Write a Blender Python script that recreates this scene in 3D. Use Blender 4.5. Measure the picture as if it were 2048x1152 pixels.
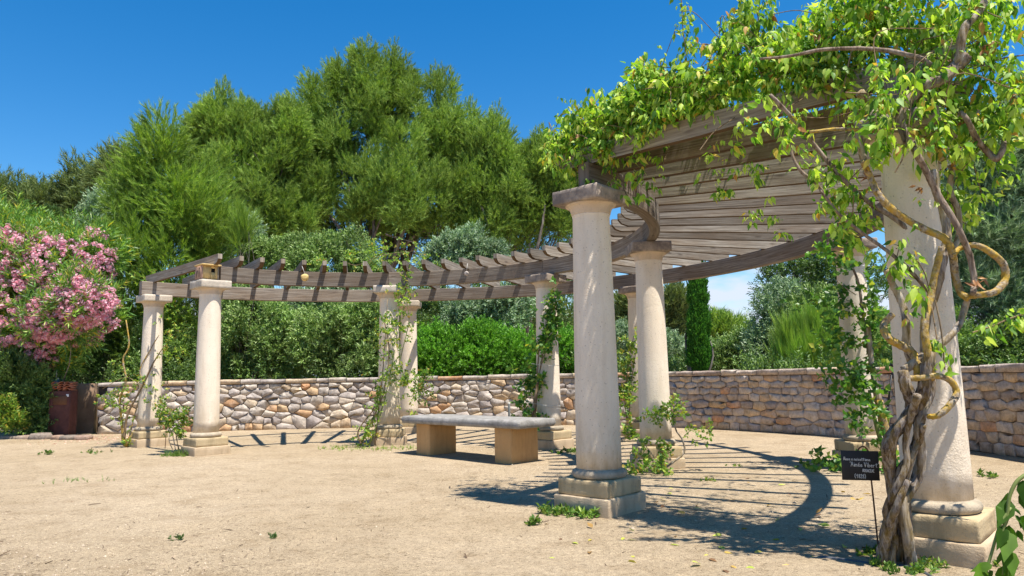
import bpy, math, random
import numpy as np
from mathutils import Matrix, Vector

R_ = math.radians
scene = bpy.context.scene
for o in list(bpy.data.objects):
    bpy.data.objects.remove(o)
COL = scene.collection

# ------------------------------------------------------------------ camera
CAM_H = 1.2
F_PX = 1452.15          # focal length in pixels of the 2048 wide photograph
PITCH, ROLL = 0.1207, -0.0189
_fw = np.array([0, math.cos(PITCH), math.sin(PITCH)])
_up0 = np.array([0, -math.sin(PITCH), math.cos(PITCH)])
_rt0 = np.array([1.0, 0, 0])
_rt = math.cos(ROLL) * _rt0 + math.sin(ROLL) * _up0
_up = -math.sin(ROLL) * _rt0 + math.cos(ROLL) * _up0
cam_d = bpy.data.cameras.new('camera')
cam_d.sensor_width = 36
cam_d.lens = F_PX / 2048 * 36
cam_d.clip_start = 0.05
cam_d.clip_end = 3000
cam = bpy.data.objects.new('camera', cam_d)
COL.objects.link(cam)
cam.matrix_world = Matrix(((_rt[0], _up[0], -_fw[0], 0), (_rt[1], _up[1], -_fw[1], 0),
                           (_rt[2], _up[2], -_fw[2], CAM_H), (0, 0, 0, 1)))
scene.camera = cam

# ------------------------------------------------------------------ light
SUN_EL = 69.0
SUN_AZ = (0.757, -0.653)          # horizontal direction towards the sun
sun_vec = Vector((SUN_AZ[0] * math.cos(R_(SUN_EL)), SUN_AZ[1] * math.cos(R_(SUN_EL)), math.sin(R_(SUN_EL)))).normalized()
sd = bpy.data.lights.new('sun', 'SUN')
sd.energy = 5.0
sd.angle = R_(0.53)
sd.color = (1.0, 0.945, 0.86)
so = bpy.data.objects.new('sun', sd)
COL.objects.link(so)
so.rotation_euler = sun_vec.to_track_quat('Z', 'Y').to_euler()
so.location = (10, -10, 30)

world = bpy.data.worlds.new('World')
scene.world = world
world.use_nodes = True
wt = world.node_tree
for n in list(wt.nodes):
    wt.nodes.remove(n)
def wn(t, **k):
    n = wt.nodes.new(t)
    for a, b in k.items():
        setattr(n, a, b)
    return n
sky = wn('ShaderNodeTexSky', sky_type='NISHITA')
sky.sun_disc = False
sky.sun_elevation = R_(SUN_EL)
sky.sun_rotation = math.atan2(SUN_AZ[0], SUN_AZ[1])
sky.altitude = 300
sky.air_density = 1.0
sky.dust_density = 0.1
sky.ozone_density = 1.6
SKY_STRENGTH = 0.095
hsv = wn('ShaderNodeHueSaturation')
hsv.inputs['Saturation'].default_value = 1.45
hsv.inputs['Value'].default_value = 1.06
bg = wn('ShaderNodeBackground')
bg.inputs['Strength'].default_value = SKY_STRENGTH
wo = wn('ShaderNodeOutputWorld')
tc = wn('ShaderNodeTexCoord')
sep = wn('ShaderNodeSeparateXYZ')
wt.links.new(tc.outputs['Generated'], sep.inputs[0])
mp = wn('ShaderNodeMapping')
mp.inputs['Scale'].default_value = (9, 9, 26)
mp.inputs['Location'].default_value = (0.4, 1.2, 0.0)
nz = wn('ShaderNodeTexNoise')
nz.inputs['Scale'].default_value = 1.0
nz.inputs['Detail'].default_value = 5
wt.links.new(tc.outputs['Generated'], mp.inputs[0])
wt.links.new(mp.outputs[0], nz.inputs['Vector'])
ma = wn('ShaderNodeMath', operation='MULTIPLY_ADD')      # noise*0.11 - z
ma.inputs[1].default_value = 0.235
sb = wn('ShaderNodeMath', operation='SUBTRACT')
wt.links.new(nz.outputs['Fac'], ma.inputs[0])
ma.inputs[2].default_value = 0.0
wt.links.new(ma.outputs[0], sb.inputs[0])
wt.links.new(sep.outputs['Z'], sb.inputs[1])
mr = wn('ShaderNodeMapRange')
mr.inputs['From Min'].default_value = -0.012
mr.inputs['From Max'].default_value = 0.03
wt.links.new(sb.outputs[0], mr.inputs['Value'])
mx = wn('ShaderNodeMix', data_type='RGBA')
mx.inputs['B'].default_value = (4.6, 5.2, 6.2, 1)
wt.links.new(mr.outputs[0], mx.inputs['Factor'])
wt.links.new(sky.outputs[0], hsv.inputs['Color'])
wt.links.new(hsv.outputs[0], mx.inputs['A'])
wt.links.new(mx.outputs['Result'], bg.inputs['Color'])
wt.links.new(bg.outputs[0], wo.inputs[0])

scene.view_settings.view_transform = 'Standard'
scene.view_settings.look = 'None'
scene.view_settings.gamma = 1.0
scene.view_settings.exposure = 0.83
scene.view_settings.use_curve_mapping = False
scene.render.engine = 'CYCLES'
scene.cycles.use_denoising = True
scene.cycles.max_bounces = 8
scene.cycles.diffuse_bounces = 4
scene.cycles.transmission_bounces = 4
scene.cycles.transparent_max_bounces = 8

# ------------------------------------------------------------------ helpers
def at(x, y, Y):
    """The point on the line of sight through photo pixel (x, y) that lies Y metres in front of the camera (world y)."""
    d = _fw * F_PX + (x - 1024) * _rt + (576 - y) * _up
    return np.array([0, 0, CAM_H]) + d * (Y / d[1])

def gnd(x, y, z=0.0):
    d = _fw * F_PX + (x - 1024) * _rt + (576 - y) * _up
    return np.array([0, 0, CAM_H]) + d * ((z - CAM_H) / d[2])

def proj(P):
    d = np.asarray(P) - np.array([0, 0, CAM_H])
    z = d @ _fw
    return np.stack([1024 + F_PX * (d @ _rt) / z, 576 - F_PX * (d @ _up) / z, z], -1)

def new_mesh(name, verts, faces, smooth=False, uvs=None):
    """verts (N,3); faces: an (M,k) array, or a list of index lists."""
    me = bpy.data.meshes.new(name)
    verts = np.asarray(verts, dtype=np.float32)
    if isinstance(faces, np.ndarray):
        m, k = faces.shape
        loops = faces.astype(np.int32).ravel()
        starts = np.arange(0, m * k, k, dtype=np.int32)
    else:
        loops = np.fromiter((i for f in faces for i in f), dtype=np.int32)
        lens = np.array([len(f) for f in faces], dtype=np.int32)
        starts = np.concatenate([[0], np.cumsum(lens)[:-1]]).astype(np.int32)
        m = len(faces)
    me.vertices.add(len(verts))
    me.vertices.foreach_set('co', verts.ravel())
    me.loops.add(len(loops))
    me.loops.foreach_set('vertex_index', loops)
    me.polygons.add(m)
    me.polygons.foreach_set('loop_start', starts)
    if smooth:
        me.polygons.foreach_set('use_smooth', np.ones(m, dtype=bool))
    if uvs is not None:
        lay = me.uv_layers.new(name='UVMap')
        lay.data.foreach_set('uv', np.asarray(uvs, dtype=np.float32)[loops].ravel())
    me.update(calc_edges=True)
    return me

def obj(name, me, mat=None, parent=None, loc=None):
    o = bpy.data.objects.new(name, me)
    COL.objects.link(o)
    if mat is not None and me is not None and len(me.materials) == 0:
        me.materials.append(mat)
    if parent is not None:
        o.parent = parent
    if loc is not None:
        o.location = loc
    return o

def tag(o, label=None, cat=None, group=None, kind=None):
    if label: o['label'] = label
    if cat: o['category'] = cat
    if group: o['group'] = group
    if kind: o['kind'] = kind
    return o

def thing(name, label, cat, loc=(0, 0, 0), rz=0.0, group=None):
    o = bpy.data.objects.new(name, None)
    o.empty_display_size = 0.1
    COL.objects.link(o)
    o.location = tuple(float(v) for v in loc)
    o.rotation_euler = (0, 0, rz)
    return tag(o, label, cat, group)

class MB:
    """Collects shapes into one mesh."""
    def __init__(s):
        s.v, s.f, s.n = [], [], 0
    def add(s, v, f):
        v = np.asarray(v, dtype=float).reshape(-1, 3)
        s.v.append(v)
        for q in f:
            s.f.append([int(i) + s.n for i in q])
        s.n += len(v)
        return s
    def box(s, c, half, rz=0.0, bev=0.0, rot=None, jit=0.0, rng=None):
        hx, hy, hz = half
        b = min(bev, hx * .45, hy * .45, hz * .45)
        if b <= 0:
            p = np.array([[x, y, z] for z in (-hz, hz) for y in (-hy, hy) for x in (-hx, hx)])
            f = [(0, 2, 3, 1), (4, 5, 7, 6), (0, 1, 5, 4), (2, 6, 7, 3), (0, 4, 6, 2), (1, 3, 7, 5)]
        else:
            p, f = bevbox(hx, hy, hz, b)
        if jit and rng is not None:
            p = p + rng.normal(0, jit, p.shape)
        if rot is not None:
            p = p @ np.asarray(rot).T
        cz, sz = math.cos(rz), math.sin(rz)
        q = p.copy()
        q[:, 0] = p[:, 0] * cz - p[:, 1] * sz
        q[:, 1] = p[:, 0] * sz + p[:, 1] * cz
        return s.add(q + np.asarray(c), f)
    def tube(s, path, rad, n=8, cap=True):
        v, f = tube(path, rad, n, cap)
        return s.add(v, f)
    def lathe(s, prof, n=40, c=(0, 0, 0)):
        a = np.arange(n) * 2 * np.pi / n
        v = np.concatenate([np.stack([r * np.cos(a), r * np.sin(a), np.full(n, z)], 1) for r, z in prof])
        f = []
        for k in range(len(prof) - 1):
            for i in range(n):
                j = (i + 1) % n
                f.append((k * n + i, k * n + j, (k + 1) * n + j, (k + 1) * n + i))
        f.append(list(range(n))[::-1])
        f.append([(len(prof) - 1) * n + i for i in range(n)])
        return s.add(v + np.asarray(c), f)
    def mesh(s, name, smooth=False):
        return new_mesh(name, np.concatenate(s.v), s.f, smooth)
    def build(s, name, mat, parent=None, loc=None, smooth=False):
        return obj(name, s.mesh(name, smooth), mat, parent, loc)

def bevbox(hx, hy, hz, b):
    v, idx = [], {}
    for sx in (-1, 1):
        for sy in (-1, 1):
            for sz in (-1, 1):
                for ax in range(3):
                    h = [hx - b, hy - b, hz - b]
                    h[ax] += b
                    idx[sx, sy, sz, ax] = len(v)
                    v.append((sx * h[0], sy * h[1], sz * h[2]))
    f = []
    S = (-1, 1)
    for s in S:
        q = [idx[s, -1, -1, 0], idx[s, 1, -1, 0], idx[s, 1, 1, 0], idx[s, -1, 1, 0]]
        f.append(q if s > 0 else q[::-1])
        q = [idx[-1, s, -1, 1], idx[-1, s, 1, 1], idx[1, s, 1, 1], idx[1, s, -1, 1]]
        f.append(q if s > 0 else q[::-1])
        q = [idx[-1, -1, s, 2], idx[1, -1, s, 2], idx[1, 1, s, 2], idx[-1, 1, s, 2]]
        f.append(q if s > 0 else q[::-1])
    for a in S:
        for c in S:
            q = [idx[a, c, -1, 0], idx[a, c, 1, 0], idx[a, c, 1, 1], idx[a, c, -1, 1]]
            f.append(q if a * c < 0 else q[::-1])
            q = [idx[a, -1, c, 0], idx[a, 1, c, 0], idx[a, 1, c, 2], idx[a, -1, c, 2]]
            f.append(q if a * c > 0 else q[::-1])
            q = [idx[-1, a, c, 1], idx[1, a, c, 1], idx[1, a, c, 2], idx[-1, a, c, 2]]
            f.append(q if a * c < 0 else q[::-1])
            for e in S:
                t = [idx[a, c, e, 0], idx[a, c, e, 1], idx[a, c, e, 2]]
                f.append(t if a * c * e > 0 else t[::-1])
    return np.array(v, dtype=float), f

def smooth_path(pts, sub=5):
    p = np.asarray(pts, dtype=float)
    if len(p) < 3:
        return p
    q = np.vstack([2 * p[0] - p[1], p, 2 * p[-1] - p[-2]])
    out = []
    for i in range(1, len(q) - 2):
        for t in np.arange(sub) / sub:
            a, b, c, d = q[i - 1], q[i], q[i + 1], q[i + 2]
            out.append(.5 * (2 * b + (c - a) * t + (2 * a - 5 * b + 4 * c - d) * t * t + (3 * b - a - 3 * c + d) * t ** 3))
    out.append(q[-2])
    return np.array(out)

def tube(path, rad, n=8, cap=True, lump=None):
    p = np.asarray(path, dtype=float)
    m = len(p)
    r = np.full(m, rad) if np.isscalar(rad) else np.interp(np.linspace(0, 1, m), np.linspace(0, 1, len(rad)), rad)
    t = np.gradient(p, axis=0)
    t /= np.linalg.norm(t, axis=1)[:, None] + 1e-9
    ref = np.array([0.31, 0.77, 0.55])
    X = np.cross(t, ref)
    X /= np.linalg.norm(X, axis=1)[:, None] + 1e-9
    Y = np.cross(t, X)
    a = np.arange(n) * 2 * np.pi / n
    rr = r[:, None] * np.ones(n)[None]
    if lump is not None:
        rr = rr * lump
    v = p[:, None] + rr[:, :, None] * (np.cos(a)[None, :, None] * X[:, None] + np.sin(a)[None, :, None] * Y[:, None])
    v = v.reshape(-1, 3)
    f = []
    for k in range(m - 1):
        for i in range(n):
            j = (i + 1) % n
            f.append((k * n + i, k * n + j, (k + 1) * n + j, (k + 1) * n + i))
    if cap:
        f.append(list(range(n))[::-1])
        f.append([(m - 1) * n + i for i in range(n)])
    return v, f

# ------------------------------------------------------------------ materials
class NT:
    def __init__(s, name):
        s.m = bpy.data.materials.new(name)
        s.m.use_nodes = True
        s.t = s.m.node_tree
        for n in list(s.t.nodes):
            s.t.nodes.remove(n)
        s.out = s.n('ShaderNodeOutputMaterial')
    def n(s, t, **k):
        q = s.t.nodes.new(t)
        for a, b in k.items():
            setattr(q, a, b)
        return q
    def l(s, a, b):
        s.t.links.new(a, b)
    def noise(s, vec, scale, detail=4, rough=.55, dist=0.0):
        q = s.n('ShaderNodeTexNoise')
        q.inputs['Scale'].default_value = scale
        q.inputs['Detail'].default_value = detail
        q.inputs['Roughness'].default_value = rough
        q.inputs['Distortion'].default_value = dist
        if vec is not None:
            s.l(vec, q.inputs['Vector'])
        return q.outputs['Fac']
    def ramp(s, fac, stops, interp='LINEAR'):
        q = s.n('ShaderNodeValToRGB')
        e = q.color_ramp.elements
        q.color_ramp.interpolation = interp
        while len(e) < len(stops):
            e.new(0.5)
        for i, (p, c) in enumerate(stops):
            e[i].position = p
            e[i].color = (*c, 1) if len(c) == 3 else c
        s.l(fac, q.inputs['Fac'])
        return q.outputs['Color']
    def mix(s, a, b, fac, mode='MIX'):
        q = s.n('ShaderNodeMix', data_type='RGBA', blend_type=mode)
        for sock, v in (('A', a), ('B', b)):
            if isinstance(v, (tuple, list)):
                q.inputs[sock].default_value = (*v, 1)
            else:
                s.l(v, q.inputs[sock])
        if isinstance(fac, (int, float)):
            q.inputs['Factor'].default_value = fac
        else:
            s.l(fac, q.inputs['Factor'])
        return q.outputs['Result']
    def math(s, op, a, b=0.0, c=0.0):
        q = s.n('ShaderNodeMath', operation=op)
        for i, v in enumerate((a, b, c)):
            if isinstance(v, (int, float)):
                q.inputs[i].default_value = v
            else:
                s.l(v, q.inputs[i])
        return q.outputs[0]
    def mapr(s, v, a, b, c=0.0, d=1.0):
        q = s.n('ShaderNodeMapRange')
        s.l(v, q.inputs['Value'])
        for k, x in zip(('From Min', 'From Max', 'To Min', 'To Max'), (a, b, c, d)):
            q.inputs[k].default_value = x
        return q.outputs[0]
    def vec(s, kind='Object', scale=(1, 1, 1), shift=True):
        tcn = s.n('ShaderNodeTexCoord')
        m = s.n('ShaderNodeMapping')
        m.inputs['Scale'].default_value = scale
        s.l(tcn.outputs[kind], m.inputs['Vector'])
        if shift:
            oi = s.n('ShaderNodeObjectInfo')
            cx = s.n('ShaderNodeCombineXYZ')
            k = s.math('MULTIPLY', oi.outputs['Random'], 47.0)
            for i in range(3):
                s.l(k, cx.inputs[i])
            s.l(cx.outputs[0], m.inputs['Location'])
        return m.outputs[0]
    def rnd(s):
        oi = s.n('ShaderNodeObjectInfo')
        ge = s.n('ShaderNodeNewGeometry')
        return s.math('FRACT', s.math('ADD', oi.outputs['Random'], ge.outputs['Random Per Island']))
    def objrnd(s):
        return s.n('ShaderNodeObjectInfo').outputs['Random']
    def bump(s, h, strength=.4, dist=.01, prev=None):
        q = s.n('ShaderNodeBump')
        q.inputs['Strength'].default_value = strength
        q.inputs['Distance'].default_value = dist
        s.l(h, q.inputs['Height'])
        if prev is not None:
            s.l(prev, q.inputs['Normal'])
        return q.outputs[0]
    def bsdf(s, col, rough=.8, normal=None, spec=.3, metal=0.0):
        q = s.n('ShaderNodeBsdfPrincipled')
        if isinstance(col, (tuple, list)):
            q.inputs['Base Color'].default_value = (*col, 1)
        else:
            s.l(col, q.inputs['Base Color'])
        if isinstance(rough, (int, float)):
            q.inputs['Roughness'].default_value = rough
        else:
            s.l(rough, q.inputs['Roughness'])
        q.inputs['Specular IOR Level'].default_value = spec
        q.inputs['Metallic'].default_value = metal
        if normal is not None:
            s.l(normal, q.inputs['Normal'])
        return q.outputs[0]
    def done(s, sh):
        s.l(sh, s.out.inputs['Surface'])
        return s.m

LEAF_GAIN = 1.5
def m_leaf(name, stops, transl=.35, rough=.5, spec=.35, clump=1.2, clump_amt=.35, tint=(1.25, 1.35, .5)):
    t = NT(name)
    c = t.ramp(t.rnd(), [(p, tuple(min(.8, v * LEAF_GAIN) for v in k)) for p, k in stops])
    nv = t.noise(t.vec('Object', shift=False), clump, 2)
    k = t.mapr(nv, .3, .7, 1 - clump_amt, 1 + clump_amt)
    q = t.n('ShaderNodeVectorMath', operation='SCALE')
    t.l(c, q.inputs[0]); t.l(k, q.inputs['Scale'])
    c = q.outputs[0]
    p = t.bsdf(c, rough, None, spec)
    tr = t.n('ShaderNodeBsdfTranslucent')
    t.l(t.mix(c, tint, 1.0, 'MULTIPLY'), tr.inputs['Color'])
    ms = t.n('ShaderNodeMixShader')
    ms.inputs[0].default_value = transl
    t.l(p, ms.inputs[1]); t.l(tr.outputs[0], ms.inputs[2])
    return t.done(ms.outputs[0])

def m_ground():
    t = NT('sandy_ground')
    v = t.vec('Object', shift=False)
    big = t.noise(v, .35, 5, .6)
    c = t.ramp(big, [(.25, (.305, .240, .155)), (.5, (.36, .289, .196)), (.75, (.41, .336, .240))])
    mid = t.noise(v, 2.3, 6, .7)
    c = t.mix(c, t.ramp(mid, [(.36, (.84, .81, .77)), (.5, (1, 1, 1)), (.66, (1.08, 1.07, 1.06))]), .9, 'MULTIPLY')
    m2 = t.noise(v, 11, 7, .8)
    c = t.mix(c, t.ramp(m2, [(.35, (.74, .70, .66)), (.46, (.97, .965, .96)), (.62, (1.10, 1.09, 1.08))]), .9, 'MULTIPLY')
    fine = t.noise(v, 42, 6, .85)
    c = t.mix(c, t.ramp(fine, [(.37, (.34, .29, .24)), (.45, (.92, .91, .90)), (.56, (1.04, 1.03, 1.02)), (.65, (1.42, 1.39, 1.34))]), .95, 'MULTIPLY')
    grit = t.noise(v, 150, 3, .7)
    c = t.mix(c, t.ramp(grit, [(.38, (.42, .37, .32)), (.47, (.98, .98, .98)), (.62, (1.35, 1.32, 1.27))]), .85, 'MULTIPLY')
    b = t.bump(mid, .25, .03)
    b = t.bump(m2, .5, .02, b)
    b = t.bump(fine, .8, .012, b)
    b = t.bump(grit, .5, .004, b)
    return t.done(t.bsdf(c, .95, b, .15))

def m_stone(name, a, b, stain, amt=.5, pit=.6, top=None, splash=False):
    t = NT(name)
    v = t.vec('Object')
    n1 = t.noise(v, 2.2, 5, .6)
    c = t.mix(a, b, t.mapr(n1, .3, .7))
    n2 = t.noise(t.vec('Object', (9, 9, 1.3)), 1.0, 5, .65)
    c = t.mix(c, stain, t.math('MULTIPLY', t.mapr(n2, .48, .78), amt))
    sp = t.noise(v, 70, 3, .7)
    c = t.mix(c, t.ramp(sp, [(.26, (.45, .40, .36)), (.36, (1, 1, 1)), (.7, (1.06, 1.05, 1.04))]), .8, 'MULTIPLY')
    if top is not None:
        n3 = t.noise(v, 7, 6, .7)
        c = t.mix(c, top, t.math('MULTIPLY', t.mapr(n3, .40, .62), .85))
    if splash:                                        # earth splashed up the lowest part of the shaft, and scattered pits
        xyz = t.n('ShaderNodeSeparateXYZ')
        t.l(t.n('ShaderNodeTexCoord').outputs['Object'], xyz.inputs[0])
        ns = t.noise(t.vec('Object', (6, 6, 2.5)), 1.0, 5, .7)
        k = t.math('MULTIPLY', t.mapr(xyz.outputs['Z'], 1.0, .38), t.mapr(ns, .30, .62))
        c = t.mix(c, (.44, .33, .19), t.math('MULTIPLY', k, .75))
        vo = t.n('ShaderNodeTexVoronoi')
        vo.inputs['Scale'].default_value = 26
        t.l(t.vec('Object'), vo.inputs['Vector'])
        c = t.mix(c, (.30, .23, .17), t.math('MULTIPLY', t.mapr(vo.outputs['Distance'], .16, .08), .6))
    bb = t.bump(sp, pit, .006)
    bb = t.bump(t.noise(v, 14, 5, .6), .35, .012, bb)
    return t.done(t.bsdf(c, .88, bb, .2))

def m_wood(name, cols, brown, crack=.75):
    t = NT(name)
    tcn = t.n('ShaderNodeTexCoord')
    oi = t.n('ShaderNodeObjectInfo')
    def uvm(sx, sy):
        m = t.n('ShaderNodeMapping')
        m.inputs['Scale'].default_value = (sx, sy, 1)
        cx = t.n('ShaderNodeCombineXYZ')
        t.l(t.math('MULTIPLY', oi.outputs['Random'], 91.0), cx.inputs[0])
        t.l(t.math('MULTIPLY', oi.outputs['Random'], 57.0), cx.inputs[1])
        t.l(tcn.outputs['UV'], m.inputs['Vector'])
        t.l(cx.outputs[0], m.inputs['Location'])
        return m.outputs[0]
    g = t.noise(uvm(1.6, 46), 1.0, 6, .7, .35)
    c = t.ramp(g, [(.25, cols[0]), (.45, cols[1]), (.62, cols[2]), (.8, cols[3])])
    big = t.noise(uvm(1.1, 4.5), 1.0, 4, .6)
    c = t.mix(c, brown, t.math('MULTIPLY', t.mapr(big, .42, .72), .62))
    kn = t.n('ShaderNodeTexVoronoi')
    kn.inputs['Scale'].default_value = 1.0
    t.l(uvm(1.9, 7.5), kn.inputs['Vector'])
    c = t.mix(c, (.07, .05, .038), t.math('MULTIPLY', t.mapr(kn.outputs['Distance'], .16, .05), .7))
    cr = t.noise(uvm(.9, 34), 1.0, 3, .5, .6)
    ck = t.mapr(cr, .69, .73)
    c = t.mix(c, (.035, .026, .02), t.math('MULTIPLY', ck, crack))
    c = t.mix(c, t.ramp(oi.outputs['Random'], [(0, (.62, .60, .58)), (.5, (.98, .96, .94)), (1, (1.25, 1.24, 1.22))]), 1.0, 'MULTIPLY')
    b = t.bump(g, .55, .006)
    b = t.bump(t.math('SUBTRACT', 1.0, ck), .8, .01, b)
    return t.done(t.bsdf(c, .82, b, .2))

def m_wallstone(name, stops, lichen):
    t = NT(name)
    v = t.vec('Object')
    c = t.ramp(t.rnd(), stops)
    n = t.noise(v, 9, 6, .7)
    c = t.mix(c, t.ramp(n, [(.28, (.55, .52, .5)), (.5, (1, 1, 1)), (.72, (1.28, 1.24, 1.2))]), .85, 'MULTIPLY')
    n2 = t.noise(v, 3.1, 4, .65)
    c = t.mix(c, lichen, t.math('MULTIPLY', t.mapr(n2, .52, .72), .45))
    fi = t.noise(v, 60, 4, .7)
    c = t.mix(c, t.ramp(fi, [(.3, (.7, .68, .66)), (.5, (1, 1, 1))]), .6, 'MULTIPLY')
    n4 = t.noise(t.vec('Object'), 22, 6, .75)
    c = t.mix(c, t.ramp(n4, [(.36, (.70, .68, .66)), (.48, (1, 1, 1)), (.64, (1.22, 1.2, 1.17))]), .8, 'MULTIPLY')
    b = t.bump(n, .35, .012)
    b = t.bump(n4, .8, .012, b)
    b = t.bump(fi, .5, .006, b)
    return t.done(t.bsdf(c, .9, b, .15))

def m_bark(name, a, b, spot=None, sa=.6, scale=1.0, along=5):
    t = NT(name)
    v = t.vec('Object', (26 * scale, 26 * scale, along * scale))
    n = t.noise(v, 1.0, 6, .7, .4)
    c = t.ramp(n, [(.36, tuple(.30 * x for x in a)), (.46, a), (.62, b)])
    if spot is not None:
        n2 = t.noise(t.vec('Object'), 9 * scale, 5, .7)
        c = t.mix(c, spot, t.math('MULTIPLY', t.mapr(n2, .40, .58), sa))
    bb = t.bump(n, .9, .012)
    return t.done(t.bsdf(c, .9, bb, .15))

def m_plain(name, col, rough=.6, spec=.3, metal=0.0, vary=.25, nscale=18):
    t = NT(name)
    n = t.noise(t.vec('Object'), nscale, 5, .65)
    k = t.ramp(n, [(.25, (1 - vary,) * 3), (.75, (1 + vary,) * 3)])
    c = t.mix(col, k, 1.0, 'MULTIPLY')
    return t.done(t.bsdf(c, rough, t.bump(n, .2, .004), spec, metal))

M = {}
M['ground'] = m_ground()
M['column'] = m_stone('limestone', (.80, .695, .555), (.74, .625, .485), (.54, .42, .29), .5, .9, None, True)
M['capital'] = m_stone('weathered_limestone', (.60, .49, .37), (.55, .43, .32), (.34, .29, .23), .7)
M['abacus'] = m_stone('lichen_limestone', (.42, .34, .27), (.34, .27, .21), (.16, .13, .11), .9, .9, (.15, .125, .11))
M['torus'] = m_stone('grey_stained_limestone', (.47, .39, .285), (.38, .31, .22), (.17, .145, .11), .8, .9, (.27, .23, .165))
M['plinth'] = m_stone('ochre_stained_limestone', (.50, .395, .24), (.42, .315, .175), (.22, .17, .095), .8, .9)
M['plinth_step'] = m_stone('buff_limestone', (.53, .415, .28), (.45, .335, .21), (.29, .21, .125), .7, .9)
M['wood'] = m_wood('weathered_beam_wood', [(.070, .055, .042), (.195, .165, .138), (.315, .280, .242), (.44, .40, .35)], (.17, .108, .06))
M['wood2'] = m_wood('weathered_rafter_wood', [(.07, .055, .04), (.225, .19, .150), (.37, .33, .27), (.50, .46, .39)], (.19, .125, .07))
M['wood_under'] = m_wood('brown_wood', [(.035, .022, .012), (.085, .052, .026), (.125, .08, .040), (.18, .12, .065)], (.07, .04, .018))
M['wallL'] = m_wallstone('grey_field_stone', [(0, (.33, .285, .26)), (.2, (.43, .38, .335)), (.42, (.52, .455, .375)), (.60, (.38, .335, .315)), (.76, (.52, .43, .32)), (.90, (.51, .36, .215)), (1, (.46, .25, .13))], (.58, .53, .46))
M['wallR'] = m_wallstone('pink_field_stone', [(0, (.34, .265, .22)), (.25, (.48, .39, .32)), (.5, (.58, .485, .40)), (.7, (.42, .345, .30)), (.88, (.58, .43, .28)), (1, (.50, .28, .17))], (.60, .54, .47))
M['edging'] = m_wallstone('dull_edging_stone', [(0, (.20, .165, .135)), (.6, (.27, .22, .18)), (1, (.33, .22, .16))], (.30, .26, .22))
M['core'] = m_plain('dusty_wall_core', (.075, .058, .045), .95, .1)
M['plaster'] = m_plain('brown_plaster', (.30, .20, .13), .9, .15, 0, .3, 4)
M['seat'] = m_stone('grey_speckled_stone', (.38, .36, .335), (.29, .275, .25), (.20, .18, .155), .6, 1.0, (.17, .16, .145))
M['bench_leg'] = m_stone('ochre_block', (.58, .35, .15), (.50, .285, .115), (.30, .17, .08), .6, .5)
M['bark'] = m_bark('vine_bark', (.19, .135, .095), (.33, .27, .215))
M['bark_grey'] = m_bark('grey_vine_bark', (.20, .16, .13), (.40, .36, .32), (.50, .33, .03), .25)
M['bark_yellow'] = m_bark('lichen_vine_bark', (.22, .165, .11), (.38, .33, .26), (.50, .32, .035), .8, 1.5, 22)
M['bark_trunk'] = m_bark('shaggy_vine_bark', (.10, .072, .056), (.30, .26, .225), (.50, .32, .03), .22, 1.6)
M['twig'] = m_bark('twig_bark', (.20, .135, .075), (.30, .22, .13))
M['green_stem'] = m_plain('green_stem', (.16, .20, .05), .55)
M['trunk'] = m_bark('tree_trunk_bark', (.15, .12, .10), (.27, .24, .21), scale=.4)
M['vine_leaf'] = m_leaf('vine_leaf', [(0, (.04, .105, .015)), (.2, (.09, .20, .02)), (.42, (.19, .31, .032)), (.75, (.32, .42, .06)), (.93, (.40, .46, .13)), (.97, (.50, .34, .05)), (1, (.26, .10, .04))], .42, .5, .3, 1.5, .2)
M['vine_leaf_dark'] = m_leaf('dark_vine_leaf', [(0, (.03, .09, .018)), (.5, (.06, .15, .024)), (.85, (.12, .22, .03)), (1, (.3, .3, .05))], .4, .42, .45)
M['rose_leaf'] = m_leaf('rose_leaf', [(0, (.06, .13, .025)), (.5, (.13, .22, .035)), (.85, (.27, .33, .05)), (1, (.34, .2, .06))], .38)
M['fore_leaf'] = m_leaf('glossy_leaf', [(0, (.02, .055, .005)), (.6, (.042, .10, .008)), (1, (.075, .15, .012))], .5, .6, .2)
M['pine'] = m_leaf('pine_needle', [(0, (.055, .108, .019)), (.5, (.135, .215, .038)), (1, (.26, .335, .065))], .22, .6, .2, .45, .30)
M['shade_painted_pine'] = m_leaf('shade_painted_needle', [(0, (.025, .05, .012)), (.5, (.05, .085, .02)), (1, (.09, .13, .03))], .2, .6, .2, .45, .3)  # shade beneath the big crown is put into these darker greens
M['young_pine'] = m_leaf('young_pine_needle', [(0, (.06, .12, .02)), (.5, (.13, .21, .032)), (1, (.24, .32, .055))], .3, .5, .25, .8, .3)
M['far_pine'] = m_leaf('far_pine_needle', [(0, (.055, .085, .030)), (.5, (.095, .13, .042)), (1, (.15, .18, .065))], .2, .6, .2, .3, .3)
M['olive'] = m_leaf('olive_leaf', [(0, (.05, .095, .02)), (.45, (.13, .215, .05)), (.8, (.23, .32, .095)), (1, (.34, .41, .19))], .25, .5, .35, .8, .3, (1.1, 1.2, .7))
M['silver'] = m_leaf('silver_leaf', [(0, (.065, .12, .05)), (.45, (.14, .22, .10)), (.8, (.23, .31, .18)), (1, (.35, .41, .29))], .25, .5, .35, .8, .25, (1.1, 1.15, .8))
M['shrub'] = m_leaf('shrub_leaf', [(0, (.05, .10, .025)), (.5, (.10, .17, .045)), (1, (.18, .26, .075))], .28, .45, .4, .8, .35)
M['lentisk'] = m_leaf('bright_shrub_leaf', [(0, (.045, .135, .012)), (.5, (.09, .225, .022)), (1, (.16, .33, .04))], .3, .45, .35, 1.0, .25)
M['dark_shrub'] = m_leaf('dark_shrub_leaf', [(0, (.03, .065, .018)), (.5, (.06, .11, .028)), (1, (.11, .17, .045))], .25, .45, .4)
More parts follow.
